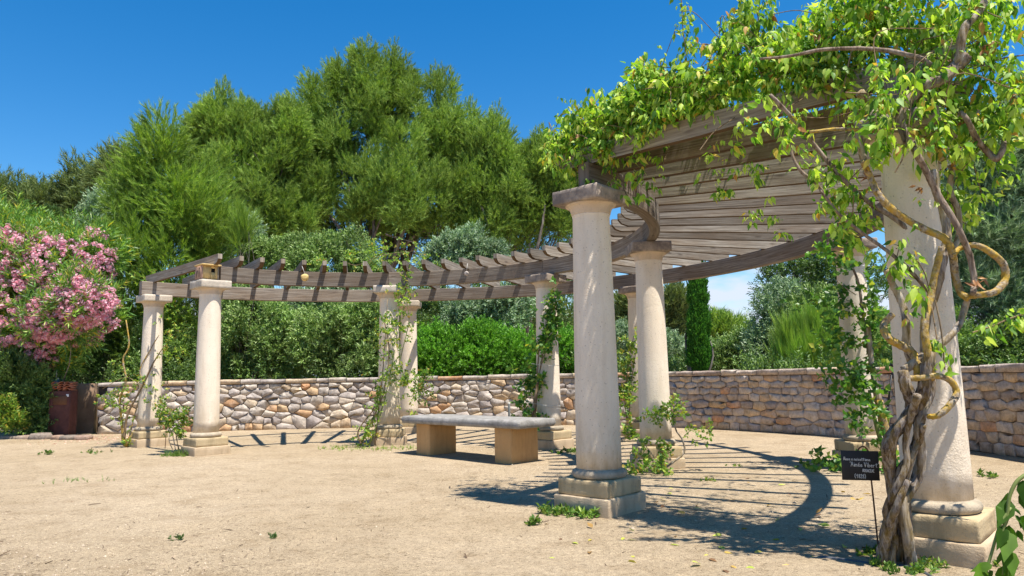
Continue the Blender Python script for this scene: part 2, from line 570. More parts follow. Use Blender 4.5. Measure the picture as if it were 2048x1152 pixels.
M['cypress'] = m_leaf('cypress_leaf', [(0, (.025, .085, .012)), (.6, (.05, .15, .018)), (1, (.085, .22, .026))], .2, .6, .2, 1.5, .3)
M['oleander'] = m_leaf('oleander_leaf', [(0, (.05, .12, .022)), (.5, (.10, .20, .035)), (.88, (.20, .30, .05)), (1, (.42, .33, .03))], .3, .4, .45)
M['broom'] = m_leaf('broom_stem', [(0, (.10, .19, .03)), (.5, (.17, .28, .045)), (1, (.27, .36, .08))], .3)
M['petal'] = m_leaf('pink_petal', [(0, (.60, .17, .235)), (.5, (.64, .30, .35)), (1, (.66, .47, .48))], .35, .6, .2, 2, .1, (1.1, .8, .95))
M['weed'] = m_leaf('weed_leaf', [(0, (.035, .085, .014)), (.6, (.08, .15, .022)), (1, (.20, .25, .05))], .3)
M['fallen'] = m_leaf('fallen_leaf', [(0, (.40, .38, .05)), (.35, (.30, .36, .06)), (.6, (.42, .26, .06)), (.8, (.16, .085, .04)), (1, (.10, .055, .03))], .2)
M['pebble'] = m_wallstone('grit_stone', [(0, (.30, .22, .15)), (.5, (.45, .36, .26)), (1, (.55, .46, .35))], (.5, .42, .32))
M['debris'] = m_plain('dry_debris', (.10, .065, .04), .9)
M['slate'] = m_plain('slate', (.030, .026, .024), .55, .35)
M['chalk'] = m_plain('white_chalk', (.80, .78, .72), .8, .1)
M['rust'] = m_plain('rusty_iron', (.16, .075, .04), .7, .3, .3)
M['rustbox'] = m_plain('rust_brown_steel', (.12, .045, .035), .7, .25, .0, .35, 6)
M['terracotta'] = m_plain('terracotta', (.46, .17, .09), .85)
M['box_yellow'] = m_plain('fresh_yellow_wood', (.60, .42, .17), .7)
M['box_pink'] = m_plain('planed_pink_wood', (.42, .26, .18), .8)
M['black'] = m_plain('matt_black', (.012, .012, .013), .5)
M['void'] = m_plain('dark_inside', (.015, .012, .01), .9)
M['wire'] = m_plain('pale_wire', (.55, .53, .48), .5, .4)
M['hose'] = m_plain('dark_hose', (.07, .075, .085), .45, .4)
M['grey_post'] = m_plain('grey_post', (.14, .15, .145), .6)
M['blue'] = m_plain('blue_bird_feeder', (.02, .13, .22), .5)
M['clay'] = m_plain('pale_yellow_clay', (.62, .44, .17), .7)
M['greyball'] = m_plain('grey_clay', (.42, .36, .31), .85)
M['white'] = m_plain('white_label', (.8, .8, .78), .6)
M['dead'] = m_leaf('withered_leaf', [(0, (.12, .06, .035)), (.6, (.24, .11, .05)), (1, (.33, .17, .06))], .2)
M['grass'] = M['weed']

# ------------------------------------------------------------------ ground
PC = np.array([-2.2634, 9.4152])       # centre of the pergola's half circle
RI, RO = 4.077, 6.769
ANG = [135.0, 90.5, 45.8, 1.2, -42.3]
def polar(r, a, z=0.0):
    a = R_(a)
    return np.array([PC[0] + r * math.cos(a), PC[1] + r * math.sin(a), z])

def vnoise(x, y, seed, f):
    rg = np.random.default_rng(seed)
    g = rg.random((64, 64))
    x, y = x * f, y * f
    i, j = np.floor(x).astype(int), np.floor(y).astype(int)
    u, v = x - i, y - j
    u, v = u * u * (3 - 2 * u), v * v * (3 - 2 * v)
    G = lambda a, b: g[a % 64, b % 64]
    return (G(i, j) * (1 - u) + G(i + 1, j) * u) * (1 - v) + (G(i, j + 1) * (1 - u) + G(i + 1, j + 1) * u) * v - .5

def build_ground():
    xs = np.concatenate([[-900, -200, -60, -30], np.arange(-16, 12.01, .125), [30, 60, 200, 900]])
    ys = np.concatenate([[-900, -60, -8], np.arange(0, 20.01, .125), [30, 60, 200, 900]])
    X, Y = np.meshgrid(xs, ys, indexing='ij')
    fade = np.clip((X + 15.5) / 1.5, 0, 1) * np.clip((11.5 - X) / 1.5, 0, 1) * np.clip(Y / 1.0, 0, 1) * np.clip((19.5 - Y) / 1.5, 0, 1)
    Z = (vnoise(X, Y, 3, .45) * .035 + vnoise(X, Y, 4, 1.7) * .008 + vnoise(X, Y, 5, 4.0) * .004) * fade
    V = np.stack([X, Y, Z], -1).reshape(-1, 3)
    ny = len(ys)
    I, J = np.meshgrid(np.arange(len(xs) - 1), np.arange(ny - 1), indexing='ij')
    a = (I * ny + J).ravel()
    F = np.stack([a, a + ny, a + ny + 1, a + 1], 1)
    o = obj('ground', new_mesh('ground', V, F, True), M['ground'])
    tag(o, kind='structure')
build_ground()

# ------------------------------------------------------------------ pergola
HB, HT, HC0, HC = .3704, 2.6768, 2.7684, 2.9026
pergola = thing('pergola', 'half round pergola of pale stone columns carrying weathered curved beams and rafters', 'pergola', (PC[0], PC[1], 0))
prng = np.random.default_rng(11)

def worn_box(hx, hy, hz, b, seed, n=5, amp=.006):
    """A stone block with worn, slightly chipped arrises."""
    rg = np.random.default_rng(seed)
    k = n
    H = np.array([hx, hy, hz])
    G = [np.concatenate([[-1], np.linspace(-1 + 1.6 * b / h, 1 - 1.6 * b / h, k), [1]]) for h in H]
    verts, faces, key = [], [], {}
    def vid(p):
        kk = tuple(np.round(p, 5))
        if kk not in key:
            key[kk] = len(verts)
            q = np.array(p) * H
            e = (np.abs(np.array(p)) > .999)
            s = e.sum()
            r = b * (1 if s == 2 else 1.5 if s == 3 else 0) * (.5 + .9 * rg.random())
            if s == 2 and rg.random() < .12:
                r *= 2.2
            q = q - np.sign(q) * e * r * .6
            if s == 1:
                q = q + rg.normal(0, amp * .35, 3) * e
            verts.append(q)
        return key[kk]
    for ax in range(3):
        o1, o2 = (ax + 1) % 3, (ax + 2) % 3
        for sg in (-1, 1):
            for i in range(k + 1):
                for j in range(k + 1):
                    q = []
                    for a, c in ((i, j), (i + 1, j), (i + 1, j + 1), (i, j + 1)):
                        p = [0, 0, 0]
                        p[ax], p[o1], p[o2] = sg, G[o1][a], G[o2][c]
                        q.append(vid(p))
                    faces.append(q if sg > 0 else q[::-1])
    return np.array(verts), faces

def col_meshes():
    out = {}
    b = MB(); v, f = worn_box(.2948, .2948, .12, .007, 1); b.add(v + [0, 0, .03], f)
    out['plinth_step'] = b.mesh('plinth_step')
    b = MB(); v, f = worn_box(.2675, .2675, .0695, .007, 2); b.add(v + [0, 0, .2192], f)
    out['plinth'] = b.mesh('plinth')
    pr = [(.20, .286)]
    for k in range(11):
        a = -math.pi / 2 + math.pi * k / 10
        pr.append((.212 + .036 * math.cos(a), .326 + .037 * math.sin(a)))
    pr += [(.207, .3655), (.2045, .3715)]
    b = MB(); b.lathe(pr, 56); out['base_torus'] = b.mesh('base_torus', True)
    pr = [(.2033 - .0310 * (t ** 1.35), .3705 + (2.64 - .3705) * t) for t in np.linspace(0, 1, 14)]
    pr += [(.1735, 2.655), (.1765, 2.664), (.1765, 2.676)]
    b = MB(); b.lathe(pr, 56); out['shaft'] = b.mesh('shaft', True)
    pr = [(.178, 2.674)]
    for k in range(9):
        t = k / 8
        pr.append((.182 + .052 * (1 - math.cos(t * math.pi / 2)) * .6 + .052 * t * .4, 2.681 + .078 * math.sin(t * math.pi / 2)))
    pr += [(.238, 2.772)]
    b = MB(); b.lathe(pr, 56); out['capital'] = b.mesh('capital', True)
    b = MB(); v, f = worn_box(.2571, .2571, .0665, .007, 5); b.add(v + [0, 0, 2.8355], f)
    out['abacus'] = b.mesh('abacus')
    return out
CM = col_meshes()
MATC = {'plinth_step': 'plinth_step', 'plinth': 'plinth', 'base_torus': 'torus', 'shaft': 'column', 'capital': 'capital', 'abacus': 'abacus'}
CAPB = bpy.data.materials
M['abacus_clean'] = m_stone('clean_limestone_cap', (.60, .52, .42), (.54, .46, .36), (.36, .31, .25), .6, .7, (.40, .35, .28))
col_labels = {
    (0, 1): 'left end inner column with a birdhouse on its capital', (0, 0): 'left end outer column behind the rose shrub',
    (1, 1): 'inner column left of the bench with a climber on it', (1, 0): 'outer column half hidden behind the climber column',
    (2, 1): 'inner column behind the right end of the bench', (2, 0): 'outer column mostly hidden behind the larger front ones',
    (3, 1): 'inner column with a young rose at its foot', (3, 0): 'outer column wrapped in dense creeper',
    (4, 1): 'tall nearest inner column under the hanging vine', (4, 0): 'nearest outer column wrapped in thick twisted vine stems'}
for k, a in enumerate(ANG):
    for inner in (1, 0):
        c = bpy.data.objects.new('column', None)
        COL.objects.link(c)
        c.parent = pergola
        p = polar(RI if inner else RO, a)
        c.location = (p[0] - PC[0], p[1] - PC[1], 0)
        c.rotation_euler = (0, 0, R_(a + 90 * int(prng.integers(0, 4))))
        c['label'] = col_labels[k, inner]
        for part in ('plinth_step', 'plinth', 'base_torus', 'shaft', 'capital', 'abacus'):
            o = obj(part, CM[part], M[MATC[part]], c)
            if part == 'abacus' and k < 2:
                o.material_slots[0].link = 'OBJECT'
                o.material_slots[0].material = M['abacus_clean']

def strip(faces_v, uv):
    V, U, F = [], [], []
    n = 0
    for v, u in zip(faces_v, uv):
        m = len(v)
        V += list(v); U += list(u)
        F.append(list(range(n, n + m)))
        n += m
    return np.array(V), np.array(U), F

def curved_beam(r0, r1, z0, z1, a0, a1, n, c=.008):
    """A beam bent along the circle, with eased edges; grain runs along u."""
    prof = [(r0, z0 + c), (r0, z1 - c), (r0 + c, z1), (r1 - c, z1), (r1, z1 - c), (r1, z0 + c), (r1 - c, z0), (r0 + c, z0)]
    vv = np.concatenate([[0], np.cumsum([math.dist(prof[i], prof[(i + 1) % 8]) for i in range(8)])])
    an = np.linspace(a0, a1, n + 1)
    FV, UV = [], []
    P = [[(polar(r, a, z) - [PC[0], PC[1], 0]) for (r, z) in prof] for a in an]
    for i in range(n):
        u0, u1 = R_(a0 - an[i]) * r0, R_(a0 - an[i + 1]) * r0
        for j in range(8):
            k = (j + 1) % 8
            FV.append([P[i][j], P[i][k], P[i + 1][k], P[i + 1][j]])
            UV.append([(u0, vv[j]), (u0, vv[j + 1]), (u1, vv[j + 1]), (u1, vv[j])])
    for i, s in ((0, -1), (n, 1)):
        q = P[i] if s > 0 else P[i][::-1]
        FV.append(q)
        UV.append([(z * .3, r) for (r, z) in (prof if s > 0 else prof[::-1])])
    V, U, F = strip(FV, UV)
    return new_mesh('beam', V, F, False, U)

for inner, (r, ends) in ((1, (RI, (133.0, -43.6))), (0, (RO, (137.2, -43.8)))):
    edges = [ends[0]] + ANG[1:4] + [ends[1]]
    for k in range(4):
        g0 = .04 if k else 0
        me = curved_beam(r - .065, r + .065, HC + .002, 3.168, edges[k] - g0, edges[k + 1] + (.04 if k < 3 else 0), 22)
        o = obj('beam', me, M['wood'], pergola)

def rafter_mesh(L, seed, nx=10):
    rg = np.random.default_rng(seed)
    h, t = .168, .036
    prof = [(0, h), (.0, .085), (.045, .03), (.13, 0)] + [(x, rg.normal(0, .0015)) for x in np.linspace(.13, L - .13, nx)[1:-1]] + \
           [(L - .13, 0), (L - .045, .03), (L, .085), (L, h)] + [(x, h + rg.normal(0, .002)) for x in np.linspace(L, 0, nx)[1:-1]]
    n = len(prof)
    FV, UV = [], []
    c = .006
    for s in (-1, 1):
        q = [(x, s * t, z) for x, z in prof]
        u = [(x, z + s * .3) for x, z in prof]
        FV.append(q if s < 0 else q[::-1]); UV.append(u if s < 0 else u[::-1])
    w = 0
    for i in range(n):
        j = (i + 1) % n
        a, b = prof[i], prof[j]
        FV.append([(a[0], -t, a[1]), (a[0], t, a[1]), (b[0], t, b[1]), (b[0], -t, b[1])])
        UV.append([(a[0], 1.0), (a[0], 1.0 + 2 * t), (b[0], 1.0 + 2 * t), (b[0], 1.0)] if abs(a[0] - b[0]) > .01 else
                  [(a[1] * .3, 1.0), (a[1] * .3, 1.0 + 2 * t), (b[1] * .3, 1.0 + 2 * t), (b[1] * .3, 1.0)])
    V, U, F = strip(FV, UV)
    me = new_mesh('rafter', V, F, False, U)
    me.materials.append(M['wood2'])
    me.materials.append(M['wood_under'])          # faces pointing down get a darker brown
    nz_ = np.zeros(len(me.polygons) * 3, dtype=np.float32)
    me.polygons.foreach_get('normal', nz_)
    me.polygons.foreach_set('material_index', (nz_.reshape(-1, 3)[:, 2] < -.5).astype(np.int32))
    return me
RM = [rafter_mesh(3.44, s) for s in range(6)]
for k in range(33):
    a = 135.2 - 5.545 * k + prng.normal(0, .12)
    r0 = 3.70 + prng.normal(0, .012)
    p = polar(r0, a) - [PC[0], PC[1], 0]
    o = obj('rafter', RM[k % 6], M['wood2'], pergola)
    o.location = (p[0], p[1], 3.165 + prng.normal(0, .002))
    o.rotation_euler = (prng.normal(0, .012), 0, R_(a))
# ------------------------------------------------------------------ dry stone wall
WR = 9.0
A0, A1 = -16.0, 104.0
ARC = R_(A1 - A0) * WR
PE = polar(WR, A1)[:2]
LEFT_END = np.array([-10.0, 17.62])
STR = float(np.linalg.norm(LEFT_END - PE))
WL = ARC + STR
WH, COPE = 1.12, 1.235
def wall_at(s):
    """Point, tangent and the normal facing the pergola, s metres along the wall from its right end."""
    if s <= ARC:
        a = R_(A0) + s / WR
        n = -np.array([math.cos(a), math.sin(a)])
        return PC - n * WR, np.array([-math.sin(a), math.cos(a)]), n
    t = (LEFT_END - PE) / STR
    return PE + t * (s - ARC), t, np.array([-t[1], t[0]]) * (1 if np.dot(np.array([-t[1], t[0]]), PC - PE) > 0 else -1)
wall = thing('stone_wall', 'curved dry stone garden wall of grey and pinkish rubble behind the pergola', 'wall', (PC[0], PC[1], 0))
W0 = np.array([PC[0], PC[1], 0])
def wpt(s, d, z):
    p, t, n = wall_at(s)
    q = p + n * d
    return np.array([q[0], q[1], z]) - W0
def build_core():
    ss = np.linspace(0, WL, 90)
    V, F = [], []
    prof = [(-.034, -.1), (-.034, 1.15), (-.44, 1.15), (-.44, -.1)]
    for s in ss:
        V += [wpt(s, d, z) for d, z in prof]
    for i in range(len(ss) - 1):
        for j in range(4):
            k = (j + 1) % 4
            F.append((i * 4 + j, i * 4 + k, i * 4 + 4 + k, i * 4 + 4 + j))
    F += [(0, 1, 2, 3), tuple(4 * len(ss) - 4 + i for i in (3, 2, 1, 0))]
    obj('wall_core', new_mesh('wall_core', np.array(V), F), M['core'], wall)
build_core()

def clip(poly, m, n):
    out = []
    k = len(poly)
    d = (poly - m) @ n
    for i in range(k):
        j = (i + 1) % k
        if d[i] <= 0:
            out.append(poly[i])
        if (d[i] < 0) != (d[j] < 0) and d[i] != d[j]:
            out.append(poly[i] + (poly[j] - poly[i]) * (d[i] / (d[i] - d[j])))
    return np.array(out) if len(out) else np.zeros((0, 2))

def stones_2d():
    rg = np.random.default_rng(21)
    pts = []
    rows = np.array([.08, .225, .375, .525, .675, .81, .94, 1.06])
    for r, z in enumerate(rows):
        s = rg.uniform(0, .2)
        while s < WL + .1:
            f = np.clip((s - 8.5) / 6, 0, 1)           # 0 = coursed right hand stretch, 1 = polygonal left stretch
            w = rg.uniform(.13, .44) * (1 if 0 < r < 7 else .95)
            jz = (.007 + .024 * f) * (.4 if r in (0, 7) else 1)
            pts.append((s + w / 2, np.clip(z + rg.normal(0, jz), .03, 1.09)))
            s += w
    P = np.array([p for p in pts if rg.random() > .13 * np.clip((p[0] - 8.5) / 6, 0.2, 1)])
    cells = []
    for i in range(len(P)):
        p = P[i]
        poly = np.array([[max(0, p[0] - .45), 0], [min(WL, p[0] + .45), 0], [min(WL, p[0] + .45), WH - .002], [max(0, p[0] - .45), WH - .002]], dtype=float)
        if p[0] > WL - .02:
            continue
        near = np.where(np.abs(P[:, 0] - p[0]) < .9)[0]
        f = np.clip((p[0] - 8.5) / 6, 0, 1)
        sx = 1.55 + .65 * (1 - f)                      # stretched metric keeps the right stretch blocky
        for j in near:
            if j == i:
                continue
            d = P[j] - p
            poly = clip(poly, (P[j] + p) / 2, np.array([d[0], d[1] * sx * sx]))
            if len(poly) < 3:
                break
        if len(poly) >= 3:
            cells.append((p, poly))
    return cells

def stone_mesh(poly, s_of, rg, joint, bulge, name):
    c = poly.mean(0)
    d = poly - c
    L = np.linalg.norm(d, axis=1)
    poly = c + d * np.clip((L - joint) / (L + 1e-6), .3, 1)[:, None]
    k = len(poly)
    ring = []
    for i in range(k):                              # every corner is knocked off
        a, b, e = poly[i - 1], poly[i], poly[(i + 1) % k]
        t = rg.uniform(.02, .085)
        ring.append(b + (a - b) * t)
        ring.append(b + (e - b) * t)
    ring = np.array(ring) + rg.normal(0, .0035, (2 * k, 2))
    n = len(ring)
    cc = ring.mean(0)
    V = []
    base = rg.normal(.018, .008)
    tx, tz = rg.normal(0, .045, 2)
    dep = lambda q: base + (q[0] - cc[0]) * tx + (q[1] - cc[1]) * tz
    for q in ring:
        V.append((q[0], -.05, q[1]))
    for q in ring:
        V.append((q[0], dep(q) - .010 + rg.normal(0, .003), q[1]))
    ins = cc + (ring - cc) * np.array([.955, .94])
    for q in ins:
        V.append((q[0] + rg.normal(0, .004), dep(q) + .003 + rg.normal(0, .003), q[1] + rg.normal(0, .004)))
    pk = cc + rg.normal(0, .42, 2) * (ring.max(0) - cc) * .6
    V.append((pk[0], dep(pk) + .004 + bulge * rg.uniform(.2, 1.0), pk[1]))
    W = np.array([wpt(s, dd, z) for s, dd, z in V])
    F = []
    for r in range(2):
        for i in range(n):
            j = (i + 1) % n
            F.append((r * n + i, r * n + j, (r + 1) * n + j, (r + 1) * n + i))
    for i in range(n):
        F.append((2 * n + i, 2 * n + (i + 1) % n, 3 * n))
    F = [f[::-1] for f in F] if True else F
    return W, F

def build_stones():
    rg = np.random.default_rng(5)
    cand = []
    for p, poly in stones_2d():
        f = np.clip((p[0] - 8.5) / 6, 0, 1)
        W, F = stone_mesh(poly, None, rg, (.0042 + .0012 * f) * rg.uniform(.5, 1.6), .008, 'stone')
        cand.append(('stone', p[0], W, F))
    s = 0.0
    while s < WL - .15:                                # flat coping stones
        w = rg.uniform(.28, .75)
        e = min(WL, s + w)
        zt = COPE + rg.normal(0, .006)
        n = 5
        V, F = [], []
        for i, x in enumerate(np.linspace(s + .005, e - .005, n)):
            o1, o2 = rg.normal(0, .008, 2)
            V += [wpt(x, .035 + o1, WH + .004 + abs(rg.normal(0, .006))), wpt(x, .040 + o1 * .8, zt - .022 + rg.normal(0, .004)),
                  wpt(x, .022 + o2, zt + rg.normal(0, .004)), wpt(x, -.25, zt + rg.normal(0, .004)), wpt(x, -.47 + o2, zt - .01), wpt(x, -.46, WH)]
        for i in range(n - 1):
            for j in range(6):
                k = (j + 1) % 6
                F.append((i * 6 + j, i * 6 + k, i * 6 + 6 + k, i * 6 + 6 + j))
        F += [(0, 1, 2, 3, 4, 5), tuple((n - 1) * 6 + i for i in (5, 4, 3, 2, 1, 0))]
        cand.append(('coping_stone', (s + e) / 2, np.array(V), F))
        s = e
    def size(W):
        q = proj(W + W0)
        if q[:, 2].min() < .5:
            return 0
        x, y = q[:, 0].mean(), q[:, 1].mean()
        if not (-20 < x < 2070 and -20 < y < 1170):
            return 0
        return (q[:, 0].max() - q[:, 0].min()) * (q[:, 1].max() - q[:, 1].min())
    st = [c for c in cand if c[0] == 'stone']
    order = sorted(range(len(st)), key=lambda i: -size(st[i][2]))
    keep = set(order[:300])
    rest = {0: MB(), 1: MB()}
    for i, (nm, sp, W, F) in enumerate(st):
        right = sp + rg.normal(0, .8) < 10.2
        if i in keep:
            c = W.mean(0)
            obj('stone', new_mesh('stone', W - c, F), M['wallR' if right else 'wallL'], wall, c)
        else:
            rest[int(right)].add(W, F)
    for r, b in rest.items():
        if b.n:
            tag(b.build('small_stones', M['wallR' if r else 'wallL'], wall), kind='stuff')
    for nm, sp, W, F in cand:
        if nm == 'coping_stone':
            c = W.mean(0)
            obj('coping_stone', new_mesh('coping_stone', W - c, F), M['wallR' if sp + rg.normal(0, .6) < 10.2 else 'wallL'], wall, c)
build_stones()
# plastered return at the left end
b = MB()
v, f = worn_box(.30, .22, .66, .010, 8)
b.add(v, f)
e = b.build('plastered_end', M['plaster'], wall)
q = at(169, 800, 18.25)
e.location = (q[0] - PC[0], q[1] - PC[1], .56)
e.rotation_euler = (0, 0, R_(14))
#@@BENCH
# ------------------------------------------------------------------ bench
def build_bench():
    F1, F2 = np.array([-1.32, 11.47]), np.array([-.05, 10.21])
    ax = (F2 - F1) / np.linalg.norm(F2 - F1)
    nn = np.array([-ax[1], ax[0]])            # away from the camera
    ang = math.atan2(ax[1], ax[0])
    L1 = F1 - ax * .34
    c = (F1 - ax * .34 + F2) / 2 + nn * .27
    root = thing('bench', 'long grey stone bench on two ochre block legs inside the pergola', 'bench', (c[0], c[1], 0), ang)
    # local frame: x along the bench, y away from the camera
    half = (np.linalg.norm(F2 - L1)) / 2
    for sx in (-1, 1):
        b = MB(); v, f = worn_box(.17, .27, .275, .006, 31 + sx)
        b.add(v + [sx * (half - .17), 0, .205], f)
        b.build('leg', M['bench_leg'], root)
    hl, hw, z0, z1 = half + .27, .385, .484, .598
    rad = (z1 - z0) / 2
    # slab with a bull-nosed edge: rounded rectangle swept through the nose profile
    n = 9
    rings = []
    for k in range(n + 1):
        a = -math.pi / 2 + math.pi * k / n
        inset = rad * (1 - math.cos(a)) * .62
        z = (z0 + z1) / 2 + rad * math.sin(a)
        ring = []
        cr = .05
        for (cx, cy, a0) in ((hl - cr, hw - cr, 0), (-hl + cr, hw - cr, 90), (-hl + cr, -hw + cr, 180), (hl - cr, -hw + cr, 270)):
            for t in (0, 30, 60, 90):
                aa = R_(a0 + t)
                ring.append((cx + (cr - inset) * math.cos(aa), cy + (cr - inset) * math.sin(aa), z))
        rings.append(ring)
    m = len(rings[0])
    V = np.array(rings).reshape(-1, 3)
    F = []
    for k in range(n):
        for i in range(m):
            j = (i + 1) % m
            F.append((k * m + i, k * m + j, (k + 1) * m + j, (k + 1) * m + i))
    F.append(list(range(m))[::-1])
    F.append([n * m + i for i in range(m)])
    rg = np.random.default_rng(2)
    V = V + rg.normal(0, .0025, V.shape)
    obj('seat', new_mesh('seat', V, F, False), M['seat'], root)
build_bench()
# ------------------------------------------------------------------ foliage tools
def unit(v):
    return v / (np.linalg.norm(v, axis=-1, keepdims=True) + 1e-9)

def basis(d, n):
    """Rotation with +Y along d and +Z near n, for arrays of directions."""
    Y = unit(d)
    X = unit(np.cross(Y, n))
    Z = np.cross(X, Y)
    return np.stack([X, Y, Z], -1)               # (...,3,3) columns

def scatter(tv, tf, pos, rot, scale):
    """Many copies of a small template, as plain arrays."""
    k = len(tv)
    sc = np.asarray(scale)
    sc = sc[:, None, None] if sc.ndim == 1 else sc[:, None, :]
    V = np.einsum('nij,nkj->nki', rot, tv[None] * sc) + pos[:, None]
    F = tf[None] + (np.arange(len(pos)) * k)[:, None, None]
    return V.reshape(-1, 3), F.reshape(-1, tf.shape[1])

def needle_tuft(n, length, width, spread, axis, rg):
    """Thin needles along a twig of the given axis length (+Y)."""
    V, F = [], []
    for i in range(n):
        y = axis * (i + rg.random()) / n
        a = rg.random() * 2 * math.pi
        sp = spread * (1.0 - .35 * y / max(axis, 1e-6)) * rg.uniform(.7, 1.2)
        d = np.array([math.sin(sp) * math.cos(a), math.cos(sp), math.sin(sp) * math.sin(a)])
        s = unit(np.cross(d, rg.normal(0, 1, 3))) * width * .5
        o = np.array([0, y, 0])
        L = length * rg.uniform(.75, 1.15)
        V += [o - s, o + s, o + d * L]
        F.append((3 * i, 3 * i + 1, 3 * i + 2))
    return np.array(V), np.array(F)

def leaf_sprig(n, axis, ll, lw, ang, rg, fold=.15):
    """Small pointed leaves (two triangles each) along a twig (+Y)."""
    V, F = [], []
    for i in range(n):
        y = axis * (i + .3 + .5 * rg.random()) / n
        a = i * 2.4 + rg.normal(0, .5)
        sp = ang * rg.uniform(.6, 1.3)
        d = np.array([math.sin(sp) * math.cos(a), math.cos(sp), math.sin(sp) * math.sin(a)])
        s = unit(np.cross(d, rg.normal(0, 1, 3)))
        L, w = ll * rg.uniform(.7, 1.2), lw * rg.uniform(.8, 1.2) * .5
        o = np.array([0, y, 0])
        up = np.cross(s, d) * L * fold
        V += [o, o + d * L * .45 - s * w + up, o + d * L, o + d * L * .45 + s * w + up]
        F += [(4 * i, 4 * i + 1, 4 * i + 2), (4 * i, 4 * i + 2, 4 * i + 3)]
    return np.array(V), np.array(F)

def blob(x, y, rx, ry, Y, ratio=1.0):
    """An ellipsoid standing Y metres away that covers the given photo ellipse."""
    c = at(x, y, Y)
    k = Y / F_PX
    return c, np.array([rx * k, rx * k * ratio, ry * k])

def fill(lobes, n_puffs, puff, per, rg, shell=.55, up=.6, out=.7, rand=.45, zs=1.15, floor=.05, under=-.85):
    """Twig positions and directions: puffs scattered in the outer part of every lobe, twigs scattered in every puff."""
    area = np.array([r[0] * r[2] + r[0] * r[1] for c, r in lobes])
    cnt = np.maximum(3, (n_puffs * area / area.sum()).astype(int))
    P, D = [], []
    for (c, r), m in zip(lobes, cnt):
        u = unit(rg.normal(0, 1, (m, 3)))
        u[:, 2] = np.where(u[:, 2] < under, -u[:, 2], u[:, 2])
        q = c + u * r * rg.uniform(shell, 1.0, m)[:, None]
        pr = puff * rg.uniform(.65, 1.35, m)
        w = rg.normal(0, 1, (m, per, 3))
        w = unit(w) * rg.random((m, per))[..., None] ** .45
        pos = q[:, None] + w * pr[:, None, None] * np.array([1, 1, zs])
        d = unit(w) * out * .6 + (u * out)[:, None] + np.array([0, 0, up]) + rg.normal(0, rand, (m, per, 3))
        P.append(pos.reshape(-1, 3)); D.append(d.reshape(-1, 3))
    P, D = np.concatenate(P), unit(np.concatenate(D))
    ok = P[:, 2] > floor
    return P[ok], D[ok]

def boughs(lobes, per_lobe, puffs, puff, per, rg, sub=.40, zs=1.2, up=.7, out=.7, rand=.45):
    """Crowns built of rounded boughs: every lobe carries smaller boughs, leafy above and bare below, with gaps between."""
    P, D = [], []
    for c, r in lobes:
        m = per_lobe
        i = np.arange(m) + rg.random()
        z = 1 - 1.75 * (i + .5) / m
        a = i * 2.39996 + rg.normal(0, .25, m)
        u = np.stack([np.sqrt(np.maximum(0, 1 - z * z)) * np.cos(a), np.sqrt(np.maximum(0, 1 - z * z)) * np.sin(a), z], 1)
        cs = c + u * r * rg.uniform(.55, .85, (m, 1))
        rs = r[None] * sub * rg.uniform(.75, 1.3, (m, 1))
        v = unit(rg.normal(0, 1, (m, puffs, 3)) + u[:, None] * .5 + [0, 0, .35])
        q = cs[:, None] + v * rs[:, None] * rg.uniform(.72, 1.0, (m, puffs, 1))
        w = unit(rg.normal(0, 1, (m, puffs, per, 3))) * rg.random((m, puffs, per, 1)) ** .45
        pr = puff * rg.uniform(.7, 1.3, (m, puffs, 1, 1))
        pos = q[:, :, None] + w * pr * np.array([1, 1, zs])
        d = v[:, :, None] * out + unit(w) * .4 + np.array([0, 0, up]) + rg.normal(0, rand, w.shape)
        P.append(pos.reshape(-1, 3)); D.append(d.reshape(-1, 3))
    P, D = np.concatenate(P), unit(np.concatenate(D))
    ok = P[:, 2] > .1
    return P[ok], D[ok]

def crown(name, mat, parent, root, P, D, templates, rg, smin=.75, smax=1.25):
    t = rg.integers(0, len(templates), len(P))
    VV, FF, n = [], [], 0
    for k, (tv, tf) in enumerate(templates):
        m = t == k
        if not m.any():
            continue
        rot = basis(D[m], rg.normal(0, 1, (m.sum(), 3)))
        V, F = scatter(tv, tf, P[m] - root, rot, rg.uniform(smin, smax, m.sum()))
        VV.append(V); FF.append(F + n); n += len(V)
    return obj(name, new_mesh(name, np.concatenate(VV), np.concatenate(FF)), mat, parent)

def wood_frame(name, mat, parent, root, base, lobes, r0, rg, n_limbs=8, twigs=0, fork=.35, lean=None):
    """A tapered trunk that forks towards the lobes of the crown."""
    b = MB()
    cs = np.array([c for c, r in lobes])
    top = cs[np.argmax(cs[:, 2])]
    base = np.array(base, dtype=float)
    mid = base * .55 + np.array([top[0], top[1], base[2] * .5 + top[2] * .5]) * .45
    mid[:2] += rg.normal(0, .025 * np.linalg.norm(top - base), 2)
    top = mid * .75 + top * .25
    tp = smooth_path([base - [0, 0, .15], base * .8 + mid * .2 + [0, 0, .0], mid, top], 5) - root
    b.tube(tp, [r0 * 1.25, r0, r0 * .65, r0 * .25, r0 * .05], 9)
    for k in range(n_limbs):
        c, r = lobes[k % len(lobes)]
        i = int(len(tp) * rg.uniform(fork, .85))
        s = tp[i]
        e = c - root + unit(rg.normal(0, 1, 3)) * r * rg.uniform(.15, .65)
        m = (s + e) / 2 + rg.normal(0, .10, 3) * np.linalg.norm(e - s) + [0, 0, .08 * np.linalg.norm(e - s)]
        b.tube(smooth_path([s, m, e], 4), [r0 * .34, r0 * .2, r0 * .05], 6)
        for _ in range(twigs):
            q = s + (e - s) * rg.uniform(.4, 1)
            g = q + unit(rg.normal(0, 1, 3) + [0, 0, .4]) * r.mean() * rg.uniform(.3, .8)
            b.tube(smooth_path([q, (q + g) / 2 + rg.normal(0, .08, 3), g], 3), [r0 * .12, r0 * .04], 4, cap=False)
    return b.build(name, mat, parent, smooth=True)

